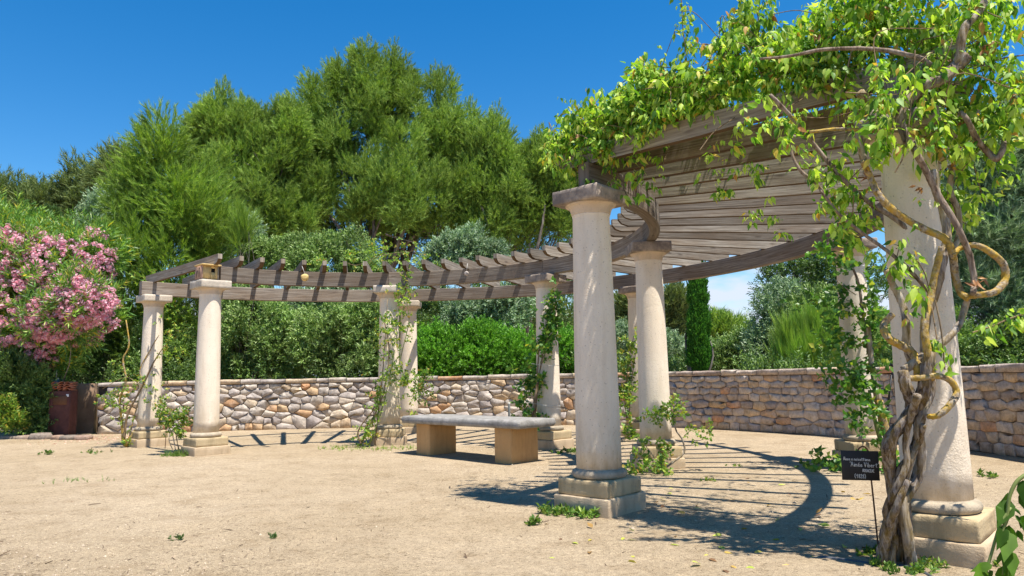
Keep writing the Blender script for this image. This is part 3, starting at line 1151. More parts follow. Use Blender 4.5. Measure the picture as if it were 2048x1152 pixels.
def plant(name, label, cat, lobes_px, Y, mat, tmpl, n_puffs, puff, per, seed, ratio=1.0, base_px=None, r0=.12, trunk=True,
          group=None, limbs=8, twigs=0, barkm='trunk', foliage='crown', stem='trunk', **kw):
    rg = np.random.default_rng(seed)
    lobes = [blob(*(l[:4]), l[4] if len(l) > 4 else Y, ratio) for l in lobes_px]
    bx = base_px if base_px is not None else lobes_px[0][0]
    g = at(bx, 740, Y)
    root = np.array([g[0], g[1], 0.0])
    t = thing(name, label, cat, root, 0, group)
    if 'per_lobe' in kw:
        P, D = boughs(lobes, kw.pop('per_lobe'), n_puffs, puff, per, rg, **kw)
    else:
        P, D = fill(lobes, n_puffs, puff, per, rg, **kw)
    crown(foliage, M[mat], t, root, P, D, tmpl, rg)
    if trunk:
        wood_frame(stem, M[barkm], t, root, root, lobes, r0, rg, limbs, twigs)
    return t

trg = np.random.default_rng(77)
T_PINE = [needle_tuft(22, .17, .017, .68, .25, trg) for _ in range(5)]
T_FARPINE = [needle_tuft(12, .42, .06, .7, .5, trg) for _ in range(4)]
T_YOUNG = [needle_tuft(34, .17, .013, .55, .40, trg) for _ in range(4)]
T_OLIVE = [leaf_sprig(12, .30, .10, .030, .8, trg) for _ in range(4)]
T_SHRUB = [leaf_sprig(10, .22, .065, .028, .9, trg) for _ in range(4)]
T_LENT = [leaf_sprig(14, .24, .075, .026, .75, trg) for _ in range(4)]
T_OLEA = [leaf_sprig(14, .30, .17, .030, .8, trg, .05) for _ in range(4)]
T_CYP = [leaf_sprig(10, .14, .065, .026, .35, trg) for _ in range(3)]
T_BROOM = [needle_tuft(16, .40, .010, .22, .25, trg) for _ in range(4)]
T_FINE = [needle_tuft(18, .13, .014, .75, .26, trg) for _ in range(4)]

# ------------------------------------------------------------------ trees and shrubs
plant('pine_tree', 'tall broad dome of the biggest green pine behind the middle of the pergola', 'tree',
      [(745, 175, 95, 78), (700, 245, 135, 105), (830, 250, 115, 105), (760, 330, 200, 130), (640, 300, 75, 100), (905, 310, 70, 100),
       (700, 420, 150, 90), (880, 420, 140, 90), (795, 400, 120, 90, 32), (600, 390, 70, 70, 32)], 34, 'pine', T_PINE, 6, .40, 40, 1, .75, 770, .42, limbs=18, twigs=5, per_lobe=19, sub=.28, zs=1.6, up=.9)
plant('pine_tree', 'pointed green pine left of the biggest one, its spires against the sky', 'tree',
      [(432, 275, 40, 85), (500, 275, 55, 75), (400, 300, 32, 75), (460, 350, 95, 80), (545, 330, 60, 85), (490, 430, 110, 80), (580, 270, 28, 70), (420, 430, 70, 70), (560, 440, 60, 60)],
      31, 'pine', T_PINE, 6, .34, 38, 2, .8, 480, .30, limbs=14, twigs=5, per_lobe=15, sub=.29, zs=1.8, up=.9, group='pines behind the pergola')
plant('pine_tree', 'green pine between the biggest one and the vine covered end of the pergola', 'tree',
      [(985, 320, 60, 85), (1010, 390, 90, 90), (940, 400, 70, 90), (1080, 340, 55, 70), (1110, 420, 60, 80), (1000, 460, 90, 60), (1150, 380, 50, 90)],
      33, 'pine', T_PINE, 6, .36, 38, 3, .8, 1030, .30, limbs=12, twigs=4, per_lobe=16, sub=.29, zs=1.7, up=.9, group='pines behind the pergola')
plant('pine_tree', 'low pine with painted-in shade behind the grey bushes that show above the middle beam', 'tree',
      [(620, 470, 70, 42), (690, 470, 55, 45), (820, 480, 110, 40), (960, 490, 90, 40), (1080, 490, 70, 45)], 35.5, 'shade_painted_pine', T_PINE, 90, .6, 50, 4, .8, 800, .2, limbs=8, group='pines behind the pergola')
plant('young_pine', 'bushy young pine with long bright needles behind the left end of the pergola', 'tree',
      [(325, 262, 20, 34), (318, 320, 52, 55), (345, 375, 90, 60), (270, 400, 62, 55), (380, 440, 100, 62), (265, 470, 66, 62), (330, 520, 120, 70), (430, 500, 60, 56), (250, 570, 60, 70),
       (370, 600, 100, 80), (285, 650, 62, 80), (400, 690, 70, 60), (325, 300, 40, 50)], 20.6, 'young_pine', T_YOUNG, 215, .36, 32, 5, .8, 345, .06, limbs=5, twigs=1, zs=1.3, up=.75, out=.7, rand=.5, shell=.35)
far = [((15, 395, 45, 42), 'far pine at the left edge of the picture, above the pink oleander'), ((80, 395, 48, 42), 'middle one of the far pines above the pink oleander'),
       ((180, 375, 52, 55), 'tallest far pine, left of the young pine'), ((235, 330, 26, 40), 'small pine crown just left of the young pine tip'), ((-60, 400, 60, 45), 'far pine mostly beyond the left edge')]
for i, (l, lab) in enumerate(far[:4]):
    l = (l[0], l[1] + 20, l[2], l[3])
    x, y, rx, ry = l
    plant('pine_tree', lab, 'tree', [l, (x - rx * .4, y + ry * .7, rx * .8, ry * .8), (x + rx * .5, y + ry * .6, rx * .8, ry * .8)], 52 - 4 * (i == 3), 'far_pine', T_FARPINE, 60, 1.0, 40, 20 + i, .9, x, .3,
          limbs=8, group='far pines on the left')
plant('shrub', 'round dark clipped bush above the pink oleander', 'shrub', [(95, 434, 21, 15)], 38, 'dark_shrub', T_CYP, 60, .18, 50, 30, 1, 95, .08, shell=.8, stem='stem', foliage='foliage')
plant('shrub', 'long leaved green hedge bush behind the pink oleander', 'shrub', [(30, 468, 50, 34), (100, 482, 60, 28), (170, 480, 50, 30), (215, 500, 40, 40), (60, 520, 80, 40)], 21.5, 'oleander', T_OLEA, 70, .35, 26, 31, .8, 110, .05,
      stem='stem', foliage='foliage')
plant('olive_bush', 'silvery bush between the far pines and the young pine', 'shrub', [(210, 430, 26, 38), (185, 455, 30, 25)], 24, 'silver', T_OLIVE, 40, .25, 26, 32, 1, 205, .04, twigs=1, stem='stem', foliage='foliage')
plant('olive_bush', 'silvery bush between the young pine and the first beam', 'shrub', [(445, 450, 34, 45), (490, 480, 30, 40), (465, 510, 50, 30)], 23, 'silver', T_OLIVE, 60, .25, 28, 33, .8, 455, .05, twigs=1, stem='stem', foliage='foliage')
plant('shrub', 'upright feathery shoots beside the second rafter', 'shrub', [(478, 470, 9, 38), (495, 455, 8, 36), (486, 490, 16, 25)], 20.0, 'young_pine', T_BROOM, 16, .12, 14, 34, 1, 486, .03, zs=2.2, up=1.6, stem='stem', foliage='foliage')
bushes = [
    ('olive_bush', 'light green bush above the first rafters', [(545, 525, 55, 34), (600, 520, 45, 32)], 22.5, 'olive', 80),
    ('olive_bush', 'light green bush above the beam left of the climbing vine', [(650, 530, 60, 42), (705, 500, 36, 30), (730, 545, 50, 30)], 22.0, 'olive', 90),
    ('olive_tree', 'rounded silvery olive crown above the middle of the beam', [(935, 510, 62, 42), (985, 525, 40, 30), (890, 530, 40, 30)], 22.5, 'silver', 110),
    ('olive_bush', 'grey green shrub seen under the beam, right of the first column', [(505, 640, 60, 55), (470, 700, 55, 55), (560, 690, 60, 60)], 20.0, 'olive', 130),
    ('shrub', 'dark green shrub just right of the first column', [(480, 620, 40, 50), (520, 670, 50, 50)], 20.8, 'dark_shrub', 90),
    ('olive_bush', 'pale rounded shrub left of the climbing vine columns', [(670, 665, 72, 42), (735, 660, 50, 60), (640, 710, 60, 45), (700, 715, 80, 40)], 19.6, 'olive', 150),
    ('olive_bush', 'grey bush high under the beam left of the climbing vine', [(600, 625, 60, 35), (680, 615, 70, 32)], 21.2, 'silver', 80),
    ('shrub', 'tall dark green shrub behind the bright green hedge', [(880, 620, 65, 45), (960, 610, 60, 50), (1040, 600, 50, 50), (1120, 610, 50, 60)], 22.0, 'shrub', 150),
    ('olive_bush', 'silvery bush above the bright green hedge', [(1000, 625, 60, 40), (930, 640, 50, 30)], 20.8, 'silver', 80),
    ('shrub', 'dark shady shrub behind the brown bin', [(190, 650, 70, 60), (150, 720, 70, 55), (230, 720, 60, 50)], 20.2, 'dark_shrub', 130),
    ('shrub', 'green shrub at the left end of the stone wall', [(350, 720, 50, 40), (300, 700, 40, 50)], 20.0, 'shrub', 70),
]
for i, (nm, lab, lob, Y, mat, n) in enumerate(bushes):
    plant(nm, lab, 'shrub' if 'tree' not in nm else 'tree', lob, Y, mat, T_OLIVE if mat in ('olive', 'silver') else T_SHRUB, int(n * .8), .20, 34, 100 + i, .7, None, .04, limbs=9, twigs=3,
          stem='trunk' if 'tree' in nm else 'stem', foliage='crown' if 'tree' in nm else 'foliage')
plant('shrub', 'bright green low hedge above the wall behind the bench', 'shrub',
      [(890, 715, 58, 48), (960, 715, 65, 52), (1040, 720, 60, 42), (1110, 715, 48, 44), (1150, 725, 40, 36), (850, 730, 40, 34)], 19.6, 'lentisk', T_LENT, 190, .26, 38, 140, .6, 1000, .05, shell=.75,
      stem='stem', foliage='foliage')
# right hand background
plant('cypress', 'tall narrow dark green cypress behind the wall', 'tree',
      [(1398, 715, 17, 40), (1398, 660, 16, 60), (1396, 600, 13, 60), (1393, 550, 8, 50), (1392, 515, 3, 34)], 18.0, 'cypress', T_CYP, 380, .07, 34, 150, 1, 1397, .12, up=1.6, out=.35, rand=.2, shell=.75, zs=2.0)
for i, (lab, lob, Y) in enumerate([
        ('rounded pine behind the tall front columns, left of the cypress', [(1345, 635, 42, 42), (1310, 660, 50, 45), (1350, 690, 40, 40), (1262, 650, 34, 62), (1275, 610, 20, 25)], 42),
        ('low light green pine right of the cypress', [(1440, 680, 40, 36), (1475, 690, 38, 32), (1500, 700, 30, 24)], 48)]):
    plant('pine_tree', lab, 'tree', lob, Y, 'far_pine' if i == 0 else 'pine', T_FARPINE, 90, .7, 40, 160 + i, .9, None, .25, limbs=8, group='pines right of the middle')
rb = [
    ('olive_bush', 'grey green bush between the nearest column and the cypress', [(1335, 715, 34, 32), (1290, 715, 50, 40), (1250, 700, 40, 50)], 24, 'silver', 70),
    ('olive_bush', 'grey green bush right of the cypress foot', [(1440, 722, 35, 26), (1490, 712, 45, 32)], 22, 'olive', 70),
    ('olive_bush', 'large silvery bush left of the feathery light green shrub', [(1560, 640, 40, 55), (1545, 700, 50, 45), (1600, 690, 60, 60)], 19.5, 'silver', 120),
    ('olive_bush', 'grey shrub behind the creeper column', [(1680, 690, 60, 50), (1750, 690, 50, 55), (1640, 660, 45, 60)], 18.5, 'olive', 110),
]
for i, (nm, lab, lob, Y, mat, n) in enumerate(rb):
    plant(nm, lab, 'shrub', lob, Y, mat, T_OLIVE, n, .26, 32, 170 + i, .7, None, .04, limbs=9, twigs=3, stem='stem', foliage='foliage')
plant('olive_tree', 'dark twiggy olive tree behind the creeper column, against the sky', 'tree',
      [(1610, 570, 55, 45), (1560, 555, 40, 30), (1670, 540, 60, 55), (1720, 560, 50, 60), (1640, 610, 55, 30), (1590, 530, 40, 25)], 21, 'dark_shrub', T_OLIVE, 130, .30, 14, 180, .8, 1690, .14, limbs=26, twigs=6, shell=.3)
plant('broom_bush', 'feathery light green shrub of upright shoots behind the wall', 'shrub',
      [(1590, 700, 26, 45), (1625, 680, 22, 50), (1658, 670, 16, 50), (1565, 722, 16, 22), (1630, 722, 46, 22)], 17.2, 'broom', T_BROOM, 64, .16, 13, 181, .8, 1610, .03, zs=2.2, up=1.7, out=.5, rand=.3, limbs=14, barkm='green_stem', stem='stem', foliage='foliage')
plant('tamarisk_tree', 'large fine grey green tree at the right edge beyond the wall', 'tree',
      [(1985, 360, 80, 90), (2050, 300, 80, 100), (1930, 470, 60, 80), (2010, 500, 90, 90), (2080, 450, 80, 100), (1960, 600, 80, 70), (2050, 620, 80, 70), (2100, 250, 70, 90), (1900, 560, 40, 70)],
      13.2, 'silver', T_FINE, 330, .34, 40, 182, .8, 1975, .10, limbs=18, twigs=4)
plant('shrub', 'green shrub low behind the right hand wall', 'shrub', [(1985, 700, 60, 30), (2050, 690, 60, 40), (1900, 690, 40, 40)], 12.4, 'shrub', T_SHRUB, 80, .2, 30, 183, .8, 2000, .03, stem='stem', foliage='foliage')

# ------------------------------------------------------------------ pink oleander and the planting beside it
def flower_mesh(rg, n=20):
    """A truss of five petalled flowers."""
    V, F, k = [], [], 0
    for i in range(n):
        c = unit(rg.normal(0, 1, 3)) * np.array([.105, .105, .085]) * rg.uniform(.4, 1)
        nd = unit(c + rg.normal(0, .03, 3) + [0, -.03, .03])
        rot = basis(unit(np.cross(nd, rg.normal(0, 1, 3))), nd)
        for p in range(5):
            a = p * 2 * math.pi / 5 + rg.normal(0, .1)
            r = .026 * rg.uniform(.85, 1.15)
            q = np.array([[0, 0, -.006], [r * math.cos(a - .5), r * math.sin(a - .5), .004], [1.25 * r * math.cos(a), 1.25 * r * math.sin(a), .001], [r * math.cos(a + .5), r * math.sin(a + .5), .004]])
            V.append(q @ rot.T + c); F += [(k, k + 1, k + 2), (k, k + 2, k + 3)]; k += 4
    return new_mesh('flower_cluster', np.concatenate(V), np.array(F))
def build_oleander():
    rg = np.random.default_rng(201)
    Y = 17.6
    lob = [blob(x, y, rx, ry, Y, .8) for x, y, rx, ry in
           [(40, 540, 75, 75), (120, 560, 80, 75), (60, 620, 95, 80), (150, 630, 75, 62), (190, 520, 40, 55), (20, 480, 50, 45), (90, 690, 65, 45), (-40, 600, 80, 130)]] + [blob(168, 605, 58, 42, 16.7, .8), blob(118, 635, 55, 42, 16.8, .8)]
    g = at(75, 740, Y); root = np.array([g[0], g[1], 0])
    t = thing('oleander', 'tall oleander covered in pink flower trusses at the left edge', 'shrub', root)
    P, D = fill(lob, 150, .32, 24, rg, up=.7)
    crown('foliage', M['oleander'], t, root, P, D, T_OLEA, rg)
    wood_frame('stem', M['trunk'], t, root, root, lob, .05, rg, 14, 2, .1)
    fm = [flower_mesh(rg) for _ in range(5)]
    spots = []
    for _ in range(60000):
        c, r = lob[rg.choice([0, 1, 2, 3, 4, 5, 6, 8, 9])]
        u = unit(rg.normal(0, 1, 3)); u[1] = -abs(u[1])
        p = c + u * r * rg.uniform(1.02, 1.22)
        q = proj(p[None])[0]
        if not (-15 < q[0] < 236 and 452 < q[1] < 742) or (q[0] > 130 and q[1] < 500 and rg.random() < .8):
            continue
        if q[0] > 165 and q[1] < 560 and not (178 < q[0] < 205 and q[1] < 490) and rg.random() < .5:
            continue
        if q[1] > 690 and not 45 < q[0] < 110:
            continue
        if any((((p - c2) / r2) ** 2).sum() < .92 for c2, r2 in lob):
            continue
        if all(np.linalg.norm(p - s) > .085 for s in spots):
            spots.append(p)
        if len(spots) >= 760:
            break
    more = MB()
    for p in spots[290:]:
        me = fm[rg.integers(0, 5)]
        co = np.empty(len(me.vertices) * 3); me.vertices.foreach_get('co', co)
        more.add(co.reshape(-1, 3) * rg.uniform(.6, 1.05) + p - root, [tuple(q.vertices) for q in me.polygons])
    tag(more.build('small_blossoms', M['petal'], t), kind='stuff')
    for p in spots[:290]:
        o = obj('flower_cluster', fm[rg.integers(0, 5)], M['petal'], t, p - root)
        o.rotation_euler = (rg.uniform(-.5, .5), rg.uniform(-.5, .5), rg.uniform(0, 6.28))
        s = rg.uniform(.75, 1.3)
        o.scale = (s, s, s)
build_oleander()
plant('shrub', 'leafy green shrub below the pink flowers at the left edge', 'shrub', [(20, 760, 50, 40), (70, 775, 30, 30), (40, 815, 30, 30), (75, 840, 22, 26), (5, 800, 30, 30)], 17.0, 'shrub', T_LENT, 90, .16, 32, 210, .7, 50, .03, stem='stem', foliage='foliage')
plant('shrub', 'dark leafy shrub left of the brown bin', 'shrub', [(62, 770, 34, 50), (60, 835, 34, 36), (50, 745, 40, 30)], 17.6, 'dark_shrub', T_LENT, 70, .2, 32, 211, .7, 80, .03, stem='stem', foliage='foliage')
plant('shrub', 'small light green tuft at the left edge by the edging stones', 'shrub', [(10, 835, 16, 24), (28, 852, 14, 12), (2, 815, 12, 16)], 16.5, 'rose_leaf', T_SHRUB, 26, .09, 26, 212, .8, 15, .02, up=1.2, trunk=False, foliage='foliage')
# ------------------------------------------------------------------ the big climber on the nearest outer column
def leaflet():
    ys = [0, .18, .45, .76, 1.0]
    hw = [0, .16, .215, .09, 0]
    V = [(0, y, -.16 * y * y) for y in ys]
    for s in (-1, 1):
        V += [(s * hw[i], ys[i] - .02, -.16 * ys[i] ** 2 + .07 - .02 * i) for i in (1, 2, 3)]
    F = []
    for s, o in ((-1, 5), (1, 8)):
        q = [(0, o, 1), (1, o, 2), (o, o + 1, 2), (2, o + 1, 3), (o + 1, o + 2, 3), (3, o + 2, 4)]
        F += q if s < 0 else [f[::-1] for f in q]
    return np.array(V, dtype=float), np.array(F)
LEAF_V, LEAF_F = leaflet()

def hang_leaves(nodes, rg, size, k=(3, 6), drop=.85, scale_jit=.3):
    """Compound leaves: a few leaflets drooping round every node. Returns positions, rotations, sizes."""
    P, D, N, S = [], [], [], []
    for p in nodes:
        m = rg.integers(*k)
        a0 = rg.random() * 6.28
        sz = size * rg.uniform(1 - scale_jit, 1 + scale_jit)
        tilt = rg.normal(0, .35, 3)
        for i in range(m):
            a = a0 + i * 6.28 / m + rg.normal(0, .35)
            h = np.array([math.cos(a), math.sin(a), 0])
            d = h * rg.uniform(.35, .9) + np.array([0, 0, -drop * rg.uniform(.5, 1.3)]) + tilt
            n = h * .85 + np.array([0, 0, .5]) + rg.normal(0, .45, 3)
            P.append(p + h * sz * .18 + rg.normal(0, .012, 3)); D.append(d); N.append(n); S.append(sz * rg.uniform(.75, 1.15))
    return np.array(P), basis(np.array(D), np.array(N)), np.array(S)

_rs = np.linspace(3.2, 8.2, 40)
_q = proj(np.array([polar(r, -42.3, 3.42) for r in _rs]))
def end_depth(x):
    return np.interp(x, _q[:, 0], [polar(r, -42.3)[1] for r in _rs])

TOPX = [1110, 1135, 1180, 1230, 1265, 1290, 1330, 1380, 1430, 1455, 1480, 1520, 1560, 1590, 1620, 1660, 1720, 1800, 1900, 1960, 2000, 2040, 2100]
TOPY = [292, 226, 208, 188, 150, 122, 150, 150, 132, 60, 22, 8, 58, 80, 55, 0, -60, -70, -60, -40, 0, 60, 90]
BOTX = [1112, 1140, 1200, 1250, 1300, 1350, 1400, 1500, 1600, 1700, 1800, 1900, 1970, 2040, 2100]
BOTY = [318, 335, 325, 305, 272, 246, 230, 200, 185, 190, 235, 300, 330, 240, 200]
V_STEMS = [   # (photo points, depth, radius m, bark)
    ([(1725, 322), (1740, 353), (1754, 385), (1777, 412), (1813, 439), (1853, 460), (1890, 478), (1905, 507), (1910, 548), (1921, 584), (1937, 597)], 4.46, [.018, .022, .022, .021], 'bark_yellow'),
    ([(1730, 330), (1722, 290), (1735, 255), (1748, 231), (1741, 210), (1719, 185)], 4.55, [.020, .024, .03], 'bark_grey'),
    ([(1930, 592), (1957, 590), (1989, 584), (2009, 561), (2007, 530), (1984, 507), (1953, 491), (1921, 496), (1907, 511)], 4.42, [.018, .021, .022, .018, .013], 'bark_yellow'),
    ([(1825, 285), (1831, 304), (1853, 344), (1876, 390), (1899, 426), (1921, 466), (1939, 511), (1948, 557), (1946, 588)], 4.40, [.02, .019, .017], 'bark'),
    ([(1865, 340), (1871, 380), (1885, 417), (1894, 471), (1885, 525), (1871, 584), (1853, 633), (1849, 697), (1856, 745)], 4.52, [.022, .025, .027, .024], 'bark_grey'),
    ([(1884, 493), (1871, 543), (1860, 597), (1849, 651), (1856, 710), (1862, 760)], 4.43, [.018, .022, .022], 'bark_yellow'),
    ([(1785, 628), (1770, 645), (1767, 660), (1779, 678), (1800, 690), (1822, 703), (1833, 725), (1838, 760)], 4.50, [.019, .022, .024, .026], 'bark_yellow'),
    ([(1807, 741), (1842, 715), (1884, 686), (1914, 656), (1930, 615), (1935, 597)], 4.47, [.026, .02, .017], 'bark_grey'),
    ([(1812, 757), (1842, 756), (1876, 752), (1901, 762), (1913, 784), (1901, 809), (1876, 831), (1855, 833)], 4.42, [.018, .018, .02, .016], 'bark_yellow'),
    ([(1805, 742), (1816, 771), (1833, 809), (1829, 839), (1807, 865), (1795, 899), (1799, 937), (1812, 984), (1816, 1031), (1807, 1078), (1812, 1122)], 4.43, [.028, .034, .036, .025, .028, .028], 'bark_trunk'),
    ([(1860, 703), (1854, 767), (1850, 822), (1850, 873), (1837, 925), (1829, 967), (1837, 1014), (1846, 1070), (1852, 1130)], 4.43, [.03, .032, .022, .025, .027, .024], 'bark_trunk'),
    ([(1835, 790), (1829, 831), (1824, 882), (1833, 933), (1818, 984), (1803, 1036), (1828, 1090), (1826, 1128)], 4.38, [.025, .017, .02, .022, .025], 'bark_trunk'),
    ([(1848, 850), (1840, 900), (1812, 950), (1822, 1000), (1836, 1060), (1834, 1120)], 4.45, [.016, .021, .026, .028], 'bark_trunk'),
    ([(1846, 760), (1838, 800), (1812, 850), (1803, 890), (1808, 950), (1822, 1010), (1820, 1070), (1800, 1126)], 4.40, [.018, .022, .026, .03, .026], 'bark_trunk'),
    ([(1862, 720), (1866, 780), (1842, 850), (1852, 905), (1846, 960), (1822, 1010), (1832, 1080), (1842, 1130)], 4.48, [.02, .026, .03, .034], 'bark_grey'),
    ([(1816, 960), (1806, 1010), (1796, 1060), (1792, 1128)], 4.45, [.018, .024, .03], 'bark_trunk'),
    ([(1540, 190), (1560, 209), (1600, 254), (1650, 317), (1695, 367), (1740, 407), (1786, 435), (1830, 470)], 4.72, [.012, .014, .015, .016], 'bark'),
    ([(1640, 380), (1680, 430), (1730, 470), (1772, 500), (1813, 534), (1858, 584)], 4.58, [.008, .011, .012], 'bark'),
    ([(1772, 540), (1786, 570), (1804, 606), (1813, 651), (1813, 687), (1825, 730)], 4.55, [.018, .022, .026], 'bark_grey'),
    ([(1935, 112), (1911, 134), (1887, 156), (1860, 168), (1830, 190), (1800, 230), (1815, 285)], 4.45, [.036, .038, .034, .03, .025], 'bark'),
    ([(1985, -30), (1960, 20), (1928, 59), (1919, 112), (1912, 134)], 4.45, [.024, .026, .028], 'bark_grey'),
    ([(1887, 150), (1850, 122), (1814, 110), (1765, 100), (1704, 97), (1640, 100), (1580, 112), (1520, 118)], 4.6, [.018, .016, .012, .008], 'bark'),
    ([(1920, 225), (1935, 241), (1953, 277), (1975, 304), (1993, 317), (2005, 300), (2008, 282)], 4.45, [.016, .018, .02, .014], 'bark'),
    ([(1905, 330), (1900, 380), (1915, 420), (1918, 470), (1905, 500)], 4.75, [.018, .02, .018], 'bark_grey'),
    ([(1885, 320), (1872, 300), (1850, 280), (1800, 262), (1740, 262), (1680, 258), (1620, 264)], 4.6, [.016, .014, .01], 'bark_yellow'),
    ([(1590, 270), (1582, 300), (1600, 340), (1630, 365), (1650, 395), (1640, 430)], 4.9, [.008, .012, .01], 'bark'),
]
VINE_NODES = {}
def build_vine():
    rg = np.random.default_rng(301)
    g = gnd(1830, 1122)
    root = np.array([g[0], g[1], 0.0])
    t = thing('climbing_vine', 'huge twisted climbing vine with yellow lichened stems rising up the nearest outer column', 'vine', root)
    for i, (pts, Y, rad, bk) in enumerate(V_STEMS):
        p = smooth_path([at(x, y, Y + .03 * math.sin(k * 1.7 + i)) for k, (x, y) in enumerate(pts)], 6) - root
        if pts[-1][1] > 1100:
            gg = gnd(pts[-1][0], pts[-1][1]); p[-1, 2] = -.05; p[:, 1] += np.linspace(0, gg[1] - root[1] - p[-1, 1], len(p)) * .8
        m, n = len(p), 18
        lump = 1 + .10 * np.sin(np.linspace(0, 9, m)[:, None] * 1.3 + np.arange(n)[None] * 1.57 * 2 + i) * (max(rad) > .03) + rg.normal(0, .07, (m, n)) + .10 * (rg.random(n)[None] - .5) * 2 * (max(rad) > .03) + .12 * (np.sin(np.arange(n)[None] * 2.1 + np.linspace(0, 12, m)[:, None])) * (max(rad) > .03)
        v, f = tube(p, rad, n, True, lump)
        obj('stem', new_mesh('stem', v, f, True), M[bk], t)
    nodes = []
    n_top = 0
    while n_top < 5500:                                   # the canopy lying over the end of the pergola
        x = rg.uniform(1112, 2090)
        u = rg.beta(1.15, 1.25)
        y0, y1 = np.interp(x, TOPX, TOPY), np.interp(x, BOTX, BOTY)
        y = y0 + (y1 - y0) * u
        if y < -120:
            continue
        if rg.random() > np.interp(x, [1098, 1300, 1600, 1900, 2100], [1.0, .9, .72, .55, .4]):
            continue
        if 1540 < x < 1610 and y < 75 and rg.random() < .7:
            continue
        if 1950 < x and 60 < y < 190 and rg.random() < .72:
            continue
        Y = end_depth(x) - .10 + rg.exponential(.22)
        c = at(x, y, Y)
        for _ in range(rg.integers(2, 8)):               # leaves come in bunches at the shoot ends
            nodes.append(c + rg.normal(0, 1, 3) * [.075, .075, .06]); n_top += 1
    def cloud(n, x0, x1, y0, y1, Y0, Y1):
        for _ in range(n):
            nodes.append(at(rg.uniform(x0, x1), rg.uniform(y0, y1), rg.uniform(Y0, Y1)))
    def along(n, pts, Y, s):
        p = smooth_path([at(x, y, Y) for x, y in pts], 8)
        for _ in range(n):
            nodes.append(p[rg.integers(0, len(p))] + rg.normal(0, s, 3))
    cloud(110, 1745, 1905, 120, 300, 4.30, 4.5)
    cloud(40, 1690, 1800, 190, 330, 4.4, 4.7)
    cloud(130, 1840, 2035, 190, 400, 4.45, 5.2)
    cloud(40, 1880, 1960, 380, 450, 4.7, 5.3)
    cloud(26, 1240, 1330, 295, 395, 6.35, 6.6)
    cloud(20, 1150, 1240, 330, 372, 6.5, 6.8)
    cloud(24, 1400, 1490, 230, 350, 5.6, 6.0)
    cloud(12, 1430, 1470, 330, 400, 5.7, 6.2)
    along(95, [(1560, 215), (1600, 262), (1650, 325), (1695, 375), (1720, 430)], 4.75, .07)
    along(26, [(1670, 380), (1690, 430), (1700, 480)], 4.8, .05)
    along(34, [(1500, 200), (1560, 250), (1590, 300), (1640, 350)], 5.1, .10)
    along(16, [(1640, 400), (1700, 450), (1760, 520), (1800, 560)], 4.6, .05)
    cloud(14, 1785, 1835, 450, 560, 4.40, 4.5)
    cloud(8, 1740, 1770, 290, 330, 4.4, 4.5)
    cloud(9, 1810, 1850, 540, 640, 4.38, 4.48)
    along(8, [(1862, 690), (1880, 700), (1895, 735)], 4.4, .03)
    along(15, [(2060, 630), (2020, 640), (1990, 655), (1960, 660)], 4.3, .03)
    along(44, [(1362, 5), (1366, 60), (1372, 110), (1365, 150)], 6.0, .045)
    along(30, [(1262, 180), (1290, 125), (1300, 150)], 6.2, .05)
    along(36, [(1490, 10), (1510, 20), (1540, 70)], 5.6, .08)
    along(16, [(1405, 90), (1430, 95), (1470, 120)], 5.8, .04)
    along(12, [(1490, 330), (1520, 345), (1530, 400)], 5.6, .04)
    along(8, [(1550, 440), (1556, 470)], 5.6, .03)
    along(9, [(1500, 430), (1560, 420)], 6.6, .04)
    for _ in range(620):                                  # runners lying flat on the rafters behind the end frame
        a = -41 + 24 * rg.random() ** 1.5
        nodes.append(polar(rg.uniform(3.8, 7.1), a, 3.36 + abs(rg.normal(0, .10))))
    nodes = np.array(nodes)
    P, Rm, S = hang_leaves(nodes, rg, .066, (3, 7), .9, .45)
    q = proj(P)
    seen = (q[:, 0] > -5) & (q[:, 0] < 2053) & (q[:, 1] > -5) & (q[:, 1] < 1157)
    # leaves large in the photo and not buried behind others first
    app = S / q[:, 2] * seen * (1 + .25 * rg.random(len(S)))
    order = np.argsort(-app)
    one = new_mesh('leaf', LEAF_V, LEAF_F, True)
    one.materials.append(M['vine_leaf'])
    big = order[:300]
    for i in big:
        o = bpy.data.objects.new('leaf', one)
        COL.objects.link(o)
        o.parent = t
        m = np.eye(4); m[:3, :3] = Rm[i] * S[i]; m[:3, 3] = P[i] - root
        o.matrix_local = Matrix(m.tolist())
    rest = order[300:]
    V, F = scatter(LEAF_V, LEAF_F, P[rest] - root, Rm[rest], S[rest])
    tag(obj('leaves', new_mesh('leaves', V, F, True), M['vine_leaf'], t), kind='stuff')
    # thin shoots running through the canopy
    b = MB()
    for _ in range(240):
        a = nodes[rg.integers(0, len(nodes))]
        dd = np.linalg.norm(nodes - a, axis=1)
        c = nodes[rg.choice(np.where((dd > .1) & (dd < .6))[0])] if ((dd > .1) & (dd < .6)).any() else a + [.1, 0, .1]
        mid = (a + c) / 2 + rg.normal(0, .06, 3) + [0, 0, .06]
        b.tube(smooth_path([a, mid, c], 5) - root, [.004, .003], 5, cap=False)
    for pts, Y in (([(1362, -10), (1366, 60), (1372, 110), (1365, 175)], 6.0), ([(1262, 250), (1275, 180), (1290, 118)], 6.2), ([(1405, 88), (1440, 95), (1490, 130)], 5.8),
                   ([(2060, 625), (2020, 637), (1985, 652), (1945, 665)], 4.3), ([(1870, 600), (1882, 660), (1890, 740)], 4.4), ([(1400, 300), (1430, 262), (1470, 235)], 5.6),
                   ([(2048, 110), (2000, 118), (1940, 140), (1900, 150)], 4.5), ([(1690, 185), (1760, 190), (1800, 205)], 4.5), ([(1830, 100), (1825, 180), (1810, 300), (1790, 345)], 4.4)):
        b.tube(smooth_path([at(x, y, Y) for x, y in pts], 6) - root, [.005, .004], 5, cap=False)
    tag(b.build('thin_shoots', M['twig'], t, smooth=True), kind='stuff')
    # withered bunches
    b = MB()
